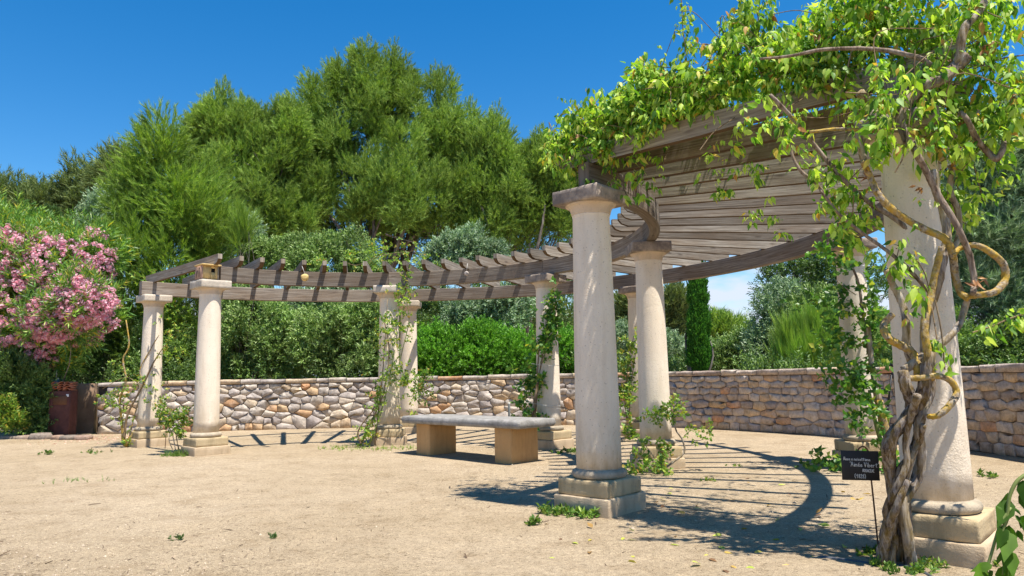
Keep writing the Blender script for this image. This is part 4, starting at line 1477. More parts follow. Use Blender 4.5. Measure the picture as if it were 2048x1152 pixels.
    for x, y, Y, n in ((1975, 95, 4.4, 14), (2030, 185, 4.4, 12), (1955, 565, 4.36, 9), (1845, 375, 4.45, 7), (1735, 345, 4.5, 5), (1630, 70, 5.0, 6)):
        c = at(x, y, Y)
        for _ in range(n):
            d = unit(rg.normal(0, 1, 3) + [0, 0, -.8])
            rot = basis(d[None], rg.normal(0, 1, (1, 3)))[0]
            b.add((LEAF_V * np.array([.7, 1, 2.2]) * rg.uniform(.04, .07)) @ rot.T + c + rg.normal(0, .02, 3) - root, LEAF_F)
    tag(b.build('withered_leaves', M['dead'], t), kind='stuff')
build_vine()

# ------------------------------------------------------------------ the other climbers
T_ROSE = [leaf_sprig(7, .11, .055, .034, .95, trg) for _ in range(4)]
T_CREEP = [leaf_sprig(5, .10, .085, .055, 1.0, trg) for _ in range(4)]
def climber(name, label, cat, stems, leaves, seed, mat, tmpl, stem_mats=('twig',), base=None, wires=(), group=None, smin=.8, smax=1.3, parts=0):
    rg = np.random.default_rng(seed)
    b0 = base if base is not None else stems[0][0][-1]
    g = gnd(*b0)
    root = np.array([g[0], g[1], 0.0])
    t = thing(name, label, cat, root, 0, group)
    for i, (pts, Y, rad) in enumerate(stems):
        p = smooth_path([at(x, y, Y) for x, y in pts], 6) - root
        v, f = tube(p, rad, 7)
        v = v + rg.normal(0, min(rad) * .08, v.shape)
        obj('stem', new_mesh('stem', v, f, True), M[stem_mats[i % len(stem_mats)]], t)
    P, D = [], []
    for (n, pts, Y, s) in leaves:
        p = smooth_path([at(x, y, Y) for x, y in pts], 8) if len(pts) > 1 else np.array([at(*pts[0], Y)])
        q = p[rg.integers(0, len(p), n)] + rg.normal(0, 1, (n, 3)) * s * np.array([1, .8, 1])
        P.append(q); D.append(unit(rg.normal(0, .7, (n, 3)) + [0, -.15, -.1]))
    if P:
        P, D = np.concatenate(P), np.concatenate(D)
        D[P[:, 2] < .15, 2] = np.abs(D[P[:, 2] < .15, 2])
        P[:, 2] = np.maximum(P[:, 2], .03)
        o = crown('leaves', M[mat], t, root, P, D, tmpl, rg, smin, smax)
        tag(o, kind='stuff')
    for (x0, y0, x1, y1, Y) in wires:
        v, f = tube([at(x0, y0, Y) - root, at((x0 + x1) / 2, (y0 + y1) / 2 + 2, Y - .02) - root, at(x1, y1, Y) - root], .0035, 5)
        obj('tie_wire', new_mesh('tie_wire', v, f), M['wire'], t)
    return t
climber('climbing_rose', 'climbing rose with thin green stems on the two columns left of the bench', 'climber',
        [([(768, 640), (778, 700), (768, 780), (745, 840), (722, 888)], 13.0, [.008, .012, .016]), ([(790, 700), (776, 770), (760, 830), (738, 890)], 13.0, [.006, .010, .014]),
         ([(775, 600), (770, 680), (764, 760), (756, 830), (750, 890)], 13.1, [.006, .01, .012]), ([(800, 560), (812, 600), (818, 640), (805, 700), (790, 760)], 13.1, [.005, .007, .008]),
         ([(845, 500), (800, 505), (760, 512), (716, 530), (690, 525)], 14.4, [.004, .005, .006]), ([(772, 782), (790, 790), (805, 800)], 13.0, [.007, .005]),
         ([(752, 815), (730, 840), (716, 865), (722, 890)], 12.95, [.010, .013, .016])],
        [(70, [(765, 640), (775, 700), (768, 760), (758, 800)], 13.0, .11), (45, [(778, 575), (800, 600), (790, 640), (775, 660)], 13.0, .10), (75, [(800, 740), (815, 760), (825, 790)], 13.2, .16),
         (50, [(840, 760), (845, 790)], 14.0, .13), (60, [(755, 790), (745, 840), (728, 885)], 13.0, .07), (26, [(800, 600), (815, 640), (805, 690)], 13.1, .07),
         (120, [(730, 505), (780, 515), (820, 520)], 15.2, .20), (40, [(640, 520), (700, 515)], 15.0, .09), (30, [(830, 520), (860, 530), (900, 535)], 14.6, .09), (24, [(812, 545), (812, 580)], 13.2, .07)],
        401, 'rose_leaf', T_ROSE, ('twig', 'green_stem'), (738, 890), [(752, 809, 802, 814, 13.22)])
climber('creeper', 'leafy creeper on the inner column behind the right end of the bench', 'climber',
        [([(1108, 575), (1112, 620), (1100, 660), (1085, 710), (1076, 770), (1070, 840)], 12.0, [.006, .008, .012]), ([(1092, 620), (1096, 680), (1080, 740), (1068, 800), (1062, 850)], 12.0, [.006, .010, .012]),
         ([(1078, 700), (1073, 770), (1066, 850)], 12.0, [.01, .015, .018])],
        [(60, [(1112, 580), (1110, 630), (1098, 680)], 12.05, .07), (40, [(1094, 610), (1098, 660), (1088, 690)], 11.95, .06), (60, [(1085, 700), (1072, 760)], 12.1, .09), (70, [(1060, 770), (1052, 820)], 12.3, .14), (12, [(1066, 840)], 12.0, .08)],
        402, 'vine_leaf_dark', T_CREEP, ('twig', 'bark_grey'), (1066, 862), [(1062, 727, 1118, 731, 12.0), (1050, 804, 1122, 812, 12.0), (1050, 800, 1122, 818, 12.02)])
climber('creeper', 'creeper on the half hidden outer column between the two larger front columns', 'climber',
        [([(1268, 670), (1258, 720), (1250, 790), (1255, 850), (1262, 885)], 13.6, [.006, .010, .014]), ([(1272, 700), (1262, 770), (1258, 830), (1250, 880)], 13.6, [.006, .01, .012])],
        [(70, [(1266, 680), (1254, 740), (1256, 800)], 13.6, .12), (40, [(1250, 790), (1256, 840)], 13.5, .10), (14, [(1262, 870)], 13.2, .1)],
        403, 'rose_leaf', T_CREEP, ('twig',), (1256, 885))
climber('young_rose', 'young yellow green rose growing at the foot of the second inner column', 'rose bush',
        [([(1345, 830), (1352, 860), (1365, 880), (1368, 905), (1345, 925), (1328, 938)], 8.95, [.008, .012, .014]), ([(1398, 858), (1380, 862), (1364, 878)], 8.95, [.004, .005]),
         ([(1325, 895), (1322, 915), (1326, 940)], 8.95, [.012, .018, .022]), ([(1290, 890), (1305, 910), (1318, 935)], 8.95, [.004, .007])],
        [(26, [(1296, 832), (1320, 826), (1345, 820)], 8.95, .05), (16, [(1350, 812), (1340, 830)], 8.95, .035), (14, [(1370, 864), (1415, 858), (1425, 870)], 8.95, .035), (14, [(1265, 880), (1290, 900), (1310, 920)], 8.95, .10),
         (30, [(1262, 935), (1300, 942), (1335, 945)], 8.8, .06), (14, [(1330, 900)], 8.9, .06)],
        404, 'rose_leaf', T_ROSE, ('bark_grey', 'green_stem', 'bark_yellow'), (1326, 942))
climber('creeper', 'dense creeper with a yellow lichened trunk wrapping the far right column', 'climber',
        [([(1757, 800), (1768, 850), (1780, 895), (1786, 938)], 8.95, [.05, .058, .065]), ([(1735, 640), (1745, 740), (1757, 805)], 9.0, [.03, .034, .045]), ([(1738, 780), (1752, 850), (1768, 900), (1780, 938)], 8.9, [.014, .028, .034]),
         ([(1690, 500), (1715, 560), (1722, 600), (1730, 660), (1740, 720)], 9.1, [.014, .018, .02]), ([(1700, 440), (1692, 500), (1705, 540)], 9.1, [.016, .018]), ([(1672, 560), (1690, 575), (1712, 590)], 9.1, [.006, .006])],
        [(40, [(1680, 540), (1690, 600), (1680, 660)], 9.15, .20), (48, [(1655, 620), (1670, 680)], 9.2, .17), (55, [(1745, 560), (1750, 640), (1755, 700)], 9.0, .12), (30, [(1690, 690), (1700, 740), (1720, 760)], 9.05, .12),
         (60, [(1700, 770), (1725, 785)], 8.9, .12), (40, [(1650, 480), (1665, 510), (1690, 500)], 8.6, .10), (40, [(1730, 830), (1765, 900)], 8.8, .12), (22, [(1665, 930), (1640, 928), (1700, 935)], 8.75, .10), (22, [(1765, 945), (1790, 948)], 8.6, .1)],
        405, 'vine_leaf_dark', T_CREEP, ('bark_yellow', 'bark_grey', 'green_stem', 'bark'), (1783, 940), [(1675, 528, 1740, 532, 9.1), (1680, 540, 1730, 530, 9.1), (1690, 745, 1765, 750, 8.95)])
climber('rose_bush', 'leggy rose bush with bent yellow stems in front of the left end column', 'rose bush',
        [([(250, 892), (268, 868), (290, 838), (293, 838)], 14.1, [.05, .045, .04]), ([(246, 888), (244, 850), (240, 800), (252, 760), (246, 720), (258, 690), (252, 640)], 14.1, [.025, .022, .018, .012]),
         ([(248, 880), (255, 830), (275, 790), (290, 760), (310, 720), (330, 690)], 14.0, [.024, .02, .016, .008]), ([(290, 770), (280, 740), (300, 700), (318, 670)], 14.0, [.012, .008]),
         ([(262, 860), (272, 820), (285, 775)], 14.1, [.012, .009]), ([(285, 772), (250, 755), (205, 778)], 14.0, [.006, .004])],
        [(26, [(245, 720), (252, 770), (262, 800)], 14.1, .10), (30, [(285, 765), (300, 770), (318, 800)], 14.0, .12), (22, [(235, 810), (250, 830)], 14.1, .10), (14, [(205, 795), (215, 797)], 14.0, .06), (34, [(330, 640), (345, 690), (335, 720)], 14.2, .14),
         (40, [(310, 570), (318, 590), (300, 560)], 14.6, .16), (34, [(345, 620), (355, 660)], 15, .16), (12, [(245, 885), (270, 888)], 14.0, .06)],
        406, 'rose_leaf', T_ROSE, ('bark_yellow', 'bark_yellow', 'twig'), (250, 893))
climber('rose_bush', 'thin young rose bush between the two left end columns', 'rose bush',
        [([(352, 905), (345, 870), (335, 850), (330, 840)], 12.3, [.008, .007, .004]), ([(358, 905), (350, 860), (340, 840), (335, 815)], 12.3, [.008, .006, .004]), ([(348, 905), (338, 880), (342, 860)], 12.3, [.007, .005]), ([(360, 905), (352, 870), (358, 845)], 12.3, [.007, .004])],
        [(34, [(325, 815), (332, 840)], 12.3, .06), (50, [(345, 835), (360, 850), (345, 860)], 12.3, .09), (14, [(365, 826)], 12.3, .05)],
        407, 'rose_leaf', T_ROSE, ('bark_grey', 'twig'), (354, 908))

# leafy spray close to the camera at the lower right corner
def build_spray():
    rg = np.random.default_rng(320)
    root = gnd(2150, 1290); root[2] = 0
    t = thing('climber_shoot', 'glossy green leafy shoot hanging into the lower right corner', 'vine', root)
    Y = 2.3
    b = MB()
    b.tube(smooth_path([at(x, y, Y) for x, y in [(2230, 900), (2120, 925), (2047, 952), (2022, 985), (2014, 1030), (2005, 1060), (1998, 1070)]], 6) - root, [.010, .006, .005, .004], 7)
    b.tube(smooth_path([np.array([at(2230, 900, Y)[0], at(2230, 900, Y)[1], 0.0]), at(2240, 1100, Y), at(2230, 900, Y)], 5) - root, [.012, .010], 7)
    b.tube(smooth_path([at(x, y, Y) for x, y in [(2022, 1015), (2000, 1050), (1985, 1100), (1970, 1152), (1960, 1200)]], 5) - root, [.004, .005, .005], 6)
    b.tube(smooth_path([at(x, y, Y) for x, y in [(1995, 1075), (2003, 1095), (2008, 1115), (2005, 1150)]], 5) - root, [.002, .002], 5)
    b.build('stem', M['green_stem'], t, smooth=True)
    one = new_mesh('leaf', LEAF_V * np.array([1.15, 1, 1]), LEAF_F, True)
    one.materials.append(M['fore_leaf'])
    # (base x, base y, tip x, tip y)
    L = [(2016, 985, 2003, 1030), (2020, 1000, 1996, 1052), (2005, 1020, 1992, 1010), (2012, 1025, 2022, 1060), (2008, 1050, 2000, 1100), (2016, 1060, 2012, 1118), (2018, 1050, 2024, 1100), (2010, 1095, 2016, 1150),
         (2018, 1100, 2028, 1152), (2010, 1130, 2004, 1185), (2020, 1135, 2030, 1190), (2030, 1012, 2012, 1030), (2025, 1015, 2044, 1028), (2046, 960, 2050, 1010), (2040, 985, 2056, 1025), (2050, 1030, 2040, 1060), (2030, 1030, 2048, 1050),
         (1985, 1130, 1940, 1140), (1975, 1140, 1955, 1160), (1978, 1140, 1982, 1180), (1965, 1150, 1945, 1185), (2004, 1100, 1998, 1135), (2035, 1060, 2046, 1085), (2052, 1040, 2060, 1080)]
    for x0, y0, x1, y1 in L:
        a, c = at(x0, y0, Y + rg.normal(0, .02)), at(x1, y1, Y + rg.normal(-.01, .03))
        d = c - a
        s = np.linalg.norm(d) * 1.0
        n = np.array([rg.normal(0, .5), -.75, .55 + rg.normal(0, .3)])
        rot = basis(d[None], n[None])[0]
        o = bpy.data.objects.new('leaf', one)
        COL.objects.link(o); o.parent = t
        m = np.eye(4); m[:3, :3] = rot * s; m[:3, 3] = a - root
        o.matrix_local = Matrix(m.tolist())
build_spray()
# ------------------------------------------------------------------ things hung on, standing in and lying about the pergola
def build_birdhouse():
    p = polar(RI - .02, 136.1)
    t = thing('birdhouse', 'pale wooden birdhouse with a square dark opening on the left end column', 'birdhouse', (p[0], p[1], HC), R_(46))
    f = MB()
    w, h, z0 = .125, .23, .015
    f.box((-.055, -.12, z0 + h / 2), (.07, .012, h / 2)); f.box((.105, -.12, z0 + h / 2), (.02, .012, h / 2))
    f.box((.05, -.12, z0 + .06), (.0345, .0118, .06)); f.box((.05, -.12, z0 + h - .02), (.0345, .0118, .02))
    f.build('front_board', M['box_yellow'], t)
    d = MB(); d.box((.05, -.09, z0 + .15), (.045, .012, .06)); d.build('opening', M['void'], t)
    s = MB(); s.box((-.135, .0, z0 + h / 2), (.010, .135, h / 2), bev=.002)
    side = s.build('side_board', M['box_pink'], t)
    k = MB(); k.box((.135, .0, z0 + h / 2), (.010, .135, h / 2), bev=.002); k.box((0, .12, z0 + h / 2), (.124, .010, h / 2)); k.build('back_boards', M['wood2'], t)
    r = MB(); r.box((0, -.03, z0 + h + .012), (.165, .165, .010), bev=.003); r.build('roof', M['box_yellow'], t)
    fl = MB(); fl.box((0, 0, .007), (.15, .15, .007), bev=.002); fl.build('floor_board', M['black'], t)
    # a bird and a tree trunk drawn on the side board
    g = MB()
    def flat(pts):
        n = len(pts)
        V = [(-.148, y, z) for y, z in pts] + [(-.1455, y, z) for y, z in pts]
        g.add(V, [list(range(n))[::-1], [n + i for i in range(n)]] + [(i, (i + 1) % n, n + (i + 1) % n, n + i) for i in range(n)])
    flat([(.075, .14), (.06, .165), (.045, .15), (.05, .10), (.065, .06), (.075, .045), (.07, .09)])
    flat([(.045, .15), (.06, .165), (.03, .172)])
    flat([(-.02, .19), (-.02, .05), (-.035, .05), (-.04, .19), (-.06, .21), (-.01, .215)])
    g.build('painted_bird', M['black'], side)
build_birdhouse()

def build_ornament(name, label, x, y, Y, r, mat, lumps, cord_top):
    rg = np.random.default_rng(int(x))
    c = at(x, y, Y)
    t = thing(name, label, 'hanging ornament', c)
    b = MB()
    n, m = 14, 9
    V, F = [], []
    for i in range(m + 1):
        th = math.pi * i / m
        for j in range(n):
            ph = 2 * math.pi * j / n
            q = np.array([math.sin(th) * math.cos(ph), math.sin(th) * math.sin(ph), math.cos(th)])
            k = 1.0
            for (l, a) in lumps:
                k += a * math.exp(-((q - unit(np.array(l))) ** 2).sum() / .12)
            V.append(q * r * k)
    for i in range(m):
        for j in range(n):
            F.append((i * n + j, (i + 1) * n + j, (i + 1) * n + (j + 1) % n, i * n + (j + 1) % n))
    o = obj('body', new_mesh('body', np.array(V), F, True), M[mat], t)
    v, f = tube([np.array([0, 0, r * .8]), at(cord_top[0], cord_top[1], Y + .02) - c], .004, 5)
    obj('cord', new_mesh('cord', v, f), M['wire'], t)
build_ornament('hanging_ornament', 'pale yellow lumpy clay ornament hanging on a cord from the beam', 610, 555, 12.70, .066, 'clay',
               [((-.8, -.7, .35), .35), ((.8, -.7, .45), .4), ((0, -1, -.1), -.55), ((.4, -.9, -.35), .45), ((-.5, -.9, -.4), .2), ((0, -1, -.9), .15)], (604, 532))
build_ornament('hanging_ornament', 'small grey ball with dark holes hanging on a cord from the beam', 933, 547, 12.85, .042, 'greyball',
               [((-.4, -1, .2), -.45), ((.1, -1, -.35), -.5), ((.5, -.8, .3), .15)], (935, 527))

# ---- plant label on a bent rod
STROKES = {   # handwritten letters as strokes on a 1 x 1 body
    'R': [[(0, 0), (.1, 1), (.45, 1), (.5, .75), (.4, .55), (.08, .5), (.55, 0)]], 'o': [[(.3, .5), (.08, .35), (.12, .05), (.35, 0), (.5, .2), (.42, .45), (.3, .5)]],
    's': [[(.45, .5), (.15, .45), (.2, .28), (.42, .2), (.3, 0), (.05, .05)]], 'a': [[(.45, .42), (.2, .5), (.05, .2), (.2, 0), (.42, .2), (.47, .5), (.45, .1), (.6, .02)]],
    'x': [[(.05, .5), (.5, 0)], [(.5, .5), (.05, 0)]], 'n': [[(.05, .5), (.08, 0)], [(.08, .35), (.28, .5), (.45, .4), (.48, 0)]], 'i': [[(.2, .5), (.22, .05), (.3, 0)], [(.2, .72), (.21, .76)]],
    'e': [[(.08, .25), (.45, .3), (.35, .5), (.12, .42), (.08, .12), (.3, 0), (.5, .08)]], 't': [[(.25, .9), (.22, .1), (.4, 0)], [(.05, .6), (.5, .64)]],
    'A': [[(0, 0), (.3, 1), (.55, 0)], [(.1, .38), (.48, .38)]], 'm': [[(.03, .5), (.05, 0)], [(.05, .35), (.2, .5), (.3, .35), (.31, 0)], [(.31, .35), (.47, .5), (.58, .35), (.6, 0)]],
    'é': [[(.08, .25), (.45, .3), (.35, .5), (.12, .42), (.08, .12), (.3, 0), (.5, .08)], [(.2, .66), (.42, .84)]], 'V': [[(.02, 1), (.25, 0), (.55, 1)]],
    'b': [[(.08, 1), (.08, .02)], [(.08, .35), (.3, .5), (.48, .3), (.35, 0), (.08, .06)]], 'r': [[(.08, .5), (.1, 0)], [(.1, .3), (.25, .48), (.42, .46)]],
    'O': [[(.3, 1), (.05, .7), (.08, .2), (.3, 0), (.52, .3), (.5, .8), (.3, 1)]], 'S': [[(.5, .95), (.15, .95), (.1, .6), (.45, .45), (.45, .1), (.05, .02)]],
    'C': [[(.5, .9), (.2, 1), (.05, .5), (.2, .02), (.52, .1)]], 'E': [[(.5, 1), (.08, 1), (.05, 0), (.5, 0)], [(.06, .52), (.42, .52)]],
    '(': [[(.4, 1.1), (.2, .8), (.18, .3), (.38, -.1)]], ')': [[(.1, 1.1), (.32, .8), (.34, .3), (.12, -.1)]], '1': [[(.1, .6), (.32, 1), (.3, 0)]],
    '8': [[(.3, .5), (.1, .75), (.3, 1), (.48, .75), (.3, .5), (.06, .22), (.3, 0), (.52, .22), (.3, .5)]], '2': [[(.08, .8), (.3, 1), (.48, .78), (.08, 0), (.55, .02)]],
    "'": [[(.2, 1.05), (.16, .8)]], ' ': []}
def write(b, text, x, z, h, rg, y=-.0035, w=.0017, slope=-.03):
    """Chalk strokes standing a hair proud of the plate."""
    for ch in text:
        for st in STROKES[ch]:
            p = [np.array([x + q[0] * h * .92, 0, z + q[1] * h + slope * (x)]) for q in st]
            for a, c in zip(p[:-1], p[1:]):
                d = c - a
                L = np.linalg.norm(d) + 1e-6
                s = np.array([-d[2], 0, d[0]]) / L * w
                e = d / L * w * .6
                V = [a - s - e, c - s + e, c + s + e, a + s - e]
                V = [v + [0, y, 0] for v in V] + [v + [0, -.001, 0] for v in V]
                b.add(V, [(0, 1, 2, 3), (7, 6, 5, 4), (0, 4, 5, 1), (1, 5, 6, 2), (2, 6, 7, 3), (3, 7, 4, 0)])
        x += h * (.30 if ch in "i'" else .36 if ch == ' ' else .68 if ch == 'm' else .56)
    return x
def build_sign():
    rg = np.random.default_rng(9)
    g = gnd(1757, 1097)
    Y = g[1]
    t = thing('plant_sign', 'dark slate plant label with white handwriting hung on a thin rusty rod', 'sign', (g[0], g[1], 0))
    root = np.array([g[0], g[1], 0])
    b = MB()
    top = [(1757, 1100), (1750, 1030), (1742, 955), (1738, 925), (1736, 905), (1733, 897), (1726, 893), (1719, 896), (1715, 903), (1716, 912)]
    b.tube(smooth_path([at(x, y, Y) for x, y in top], 5) - root, .0055, 8)
    b.build('rod', M['rust'], t, smooth=True)
    c = at(1720.5, 931, Y - .018) - root
    W, H_ = .130, .100
    k = Y / F_PX
    W, H_ = 37 * k, 28 * k
    p = MB(); p.box((0, 0, 0), (W, .003, H_), bev=.001)
    o = p.build('slate', M['slate'], t, c)
    o.rotation_euler = (R_(-3), R_(2.5), R_(2))
    q = MB()
    h = H_ * .31
    write(q, 'Rosa x noisettiana', -W * .88, H_ * .33, h * .66, rg, w=.0016, slope=-.02)
    write(q, "'Aimée Vibert'", -W * .58, -H_ * .08, h, rg, w=.0017)
    write(q, 'ROSACEAE', W * .10, -H_ * .42, h * .60, rg, w=.0016)
    write(q, '(1828)', -W * .36, -H_ * .85, h * .82, rg, w=.0017)
    q.build('handwriting', M['chalk'], o)
build_sign()
def build_small_sign():
    g = gnd(331, 899)
    Y = 13.6
    root = np.array([at(331, 860, Y)[0], Y, 0])
    t = thing('plant_sign', 'small dark plant label leaning beside the left end column', 'sign', root)
    b = MB(); b.tube([np.array([0, .01, -.05]), np.array([.01, .012, .5])], .006, 6); b.build('rod', M['rust'], t)
    c = at(331, 838, Y - .01) - root
    p = MB(); p.box((0, 0, 0), (.125, .004, .095), bev=.001)
    o = p.build('slate', M['slate'], t, c)
    q = MB()
    for i, (x0, x1, z) in enumerate(((-.10, .06, .06), (-.10, .09, .03), (-.09, .02, -.04))):
        xs = np.linspace(x0, x1, 9)
        v, f = tube(np.array([[x, -.0055, z + .006 * math.sin(k * 2.2)] for k, x in enumerate(xs)]), .0022, 4)
        q.add(v, f)
    tag(q.build('faint_lines', M['chalk'], o), kind='stuff')
build_small_sign()

# ---- rust brown bin with roof tiles stacked on it
def build_bin():
    Y = 17.0
    a, c = at(95, 866, Y), at(146, 866, Y)
    w = (c[0] - a[0]) / 2
    w *= .74; dp = .19
    root = np.array([a[0] + w * 1.05, Y + dp, 0])
    t = thing('garden_bin', 'tall rust brown steel box standing left of the stone wall', 'bin', root, R_(6))
    h = at(120, 782, Y)[2]
    b = MB(); v, f = worn_box(w, dp, h / 2, .008, 41, amp=.002); b.add(v + [0, 0, h / 2], f); b.build('body', M['rustbox'], t)
    d = MB(); d.box((0, -dp - .006, h * .80), (w * .70, .007, h * .10), bev=.003); d.build('flap', M['rust'], t)
    d = MB(); d.box((w * .72, -dp - .0045, h * .90), (w * .13, .004, w * .13), bev=.001); d.build('label_plate', M['white'], t)
    d = MB()
    for s in (-1, 1):
        d.box((s * (w + .004), -dp - .004, h * .5), (.008, .008, h * .49), bev=.002)
    d.build('corner_trim', M['rustbox'], t)
    rg = np.random.default_rng(50)
    k = 0
    for lay in range(4):
        n = 3
        for i in range(n):
            me = roof_tile(rg)
            lab = ['lowest', 'second', 'third', 'top'][lay] + ' layer, ' + ['left', 'middle', 'right'][i] + ' curved terracotta tile on the brown bin'
            o = obj('roof_tile', me, M['terracotta'])
            wx = (i - 1) * w * .62 + rg.normal(0, .010)
            q = Matrix.Rotation(R_(6), 3, 'Z') @ Vector((wx, rg.normal(0, .015), 0))
            o.location = (root[0] + q[0], root[1] + q[1], h + .004 + lay * .052)
            o.rotation_euler = (R_(rg.normal(0, 2)), R_(rg.normal(0, 2)), R_(6 + rg.normal(0, 6)))
            tag(o, lab, 'roof tile', 'terracotta tiles stacked on the bin')
    fb = at(105, 768, Y)
    tf = thing('bird_feeder', 'small blue box hanging in the leaves beside the tile stack', 'bird feeder', (fb[0], Y + .12, fb[2] - .10))
    b = MB(); b.box((0, 0, .09), (.055, .05, .085), bev=.008); b.build('body', M['blue'], tf)
    b = MB(); b.box((0, 0, .19), (.075, .065, .010), bev=.004); b.build('roof', M['blue'], tf)
    b = MB(); b.tube([(0, 0, .2), (.01, 0, .42)], .004, 5); b.build('hanger', M['wire'], tf)
def roof_tile(rg):
    V, F = [], []
    n = 8
    for y, r in ((-.17, .082), (.17, .066)):
        for dr in (0, -.013):
            for i in range(n + 1):
                a = math.pi * i / n
                V.append(((r + dr) * math.cos(a), y + rg.normal(0, .003), (r + dr) * math.sin(a) * .75))
    m = n + 1
    for i in range(n):
        F += [(i, i + 1, 2 * m + i + 1, 2 * m + i), (m + i + 1, m + i, 3 * m + i, 3 * m + i + 1), (i + 1, i, m + i, m + i + 1), (2 * m + i, 2 * m + i + 1, 3 * m + i + 1, 3 * m + i)]
    F += [(0, 2 * m, 3 * m, m), (n, m + n, 3 * m + n, 2 * m + n)]
    return new_mesh('roof_tile', np.array(V), F)
build_bin()

# ---- tripod, stake, hose
def build_tripod():
    Y = 11.2
    g = at(1787, 740, Y)
    root = np.array([g[0], Y, 0])
    top = at(1786, 742, Y)[2]
    t = thing('tripod', 'black camera tripod standing behind the vine wrapped column', 'tripod', root)
    for a, spread in ((200, .34), (-70, .20), (60, .34)):
        d = np.array([math.cos(R_(a)), math.sin(R_(a)), 0]) * spread
        b = MB()
        p0, p1 = np.array([0, 0, top - .06]) + d * .14, d + [0, 0, .0]
        b.tube([p0, p0 * .55 + p1 * .45], .016, 8)
        b.tube([p0 * .57 + p1 * .43, p0 * .5 + p1 * .5], .020, 8)
        b.tube([p0 * .55 + p1 * .45, p1], .011, 8)
        b.tube([p0 * .05 + p1 * .95, p1], .016, 8)
        b.build('leg', M['black'], t, smooth=False)
    b = MB(); b.lathe([(.02, top - .12), (.045, top - .07), (.04, top - .03), (.018, top - .02), (.018, top + .05), (.03, top + .055)], 14); b.build('centre_column', M['black'], t, smooth=False)
    b = MB(); b.box((0, 0, top + .085), (.035, .03, .025), bev=.006); b.tube([(0, 0, top + .085), (.10, -.06, top + .05)], .007, 6); b.build('pan_head', M['black'], t)
build_tripod()
def build_stake():
    Y = 15.4
    top = at(1018, 805, Y)
    t = thing('garden_stake', 'thin grey stake with a pale cap standing behind the bench', 'stake', (top[0], Y, 0))
    b = MB(); b.lathe([(.026, -.1), (.026, top[2] - .04), (.022, top[2] - .035)], 10); b.build('post', M['grey_post'], t)
    b = MB(); b.lathe([(.024, top[2] - .036), (.026, top[2] - .02), (.012, top[2]), (.002, top[2] + .006)], 10); b.build('cap', M['wire'], t)
build_stake()
def build_hose():
    pts = [(1640, 1118), (1690, 1124), (1740, 1131), (1790, 1134), (1830, 1142), (1862, 1158), (1890, 1180)]
    p = smooth_path([gnd(x, y) + [0, 0, .010] for x, y in pts], 6)
    v, f = tube(p - p[0], .013, 9)
    tag(obj('garden_hose', new_mesh('garden_hose', v, f, True), M['hose'], None, p[0]), 'dark grey hose lying on the ground by the foot of the big vine', 'hose')
build_hose()

# ---- edging stones and leaf litter at the left
def rock(rg, hx, hy, hz):
    n, m = 9, 5
    V, F = [], []
    for i in range(m + 1):
        th = math.pi * i / m
        for j in range(n):
            ph = 2 * math.pi * j / n
            q = np.array([math.sin(th) * math.cos(ph), math.sin(th) * math.sin(ph), math.cos(th)])
            q = np.sign(q) * np.abs(q) ** .55
            V.append(q * [hx, hy, hz] * rg.uniform(.86, 1.1))
    for i in range(m):
        for j in range(n):
            F.append((i * n + j, (i + 1) * n + j, (i + 1) * n + (j + 1) % n, i * n + (j + 1) % n))
    return new_mesh('edging_stone', np.array(V), F)
rg = np.random.default_rng(60)
edg = [(-30, 8), (8, 24), (40, 15), (72, 22), (108, 12), (130, 18), (158, 16)]
names = ['edging stone beyond the left edge', 'flat grey edging stone at the left edge below the grassy tuft', 'small edging stone in front of the left shrubs', 'rounded pinkish edging stone standing highest, left of the brown bin',
         'low edging stone at the foot of the brown bin', 'longer pale edging stone right of the brown bin foot', 'edging stone nearest to the left end of the wall']
for (x, w), nm in list(zip(edg, names))[1:]:
    g = gnd(x, 880)
    k = g[1] / F_PX
    hz = .065 if w != 22 else .10
    o = obj('edging_stone', rock(rg, w * k, .14, hz), M['edging'], None, (g[0], g[1] + .15, hz * .45))
    o.rotation_euler = (0, 0, rg.normal(0, .12))
    tag(o, nm, 'edging stone', 'edging stones of the left bed')

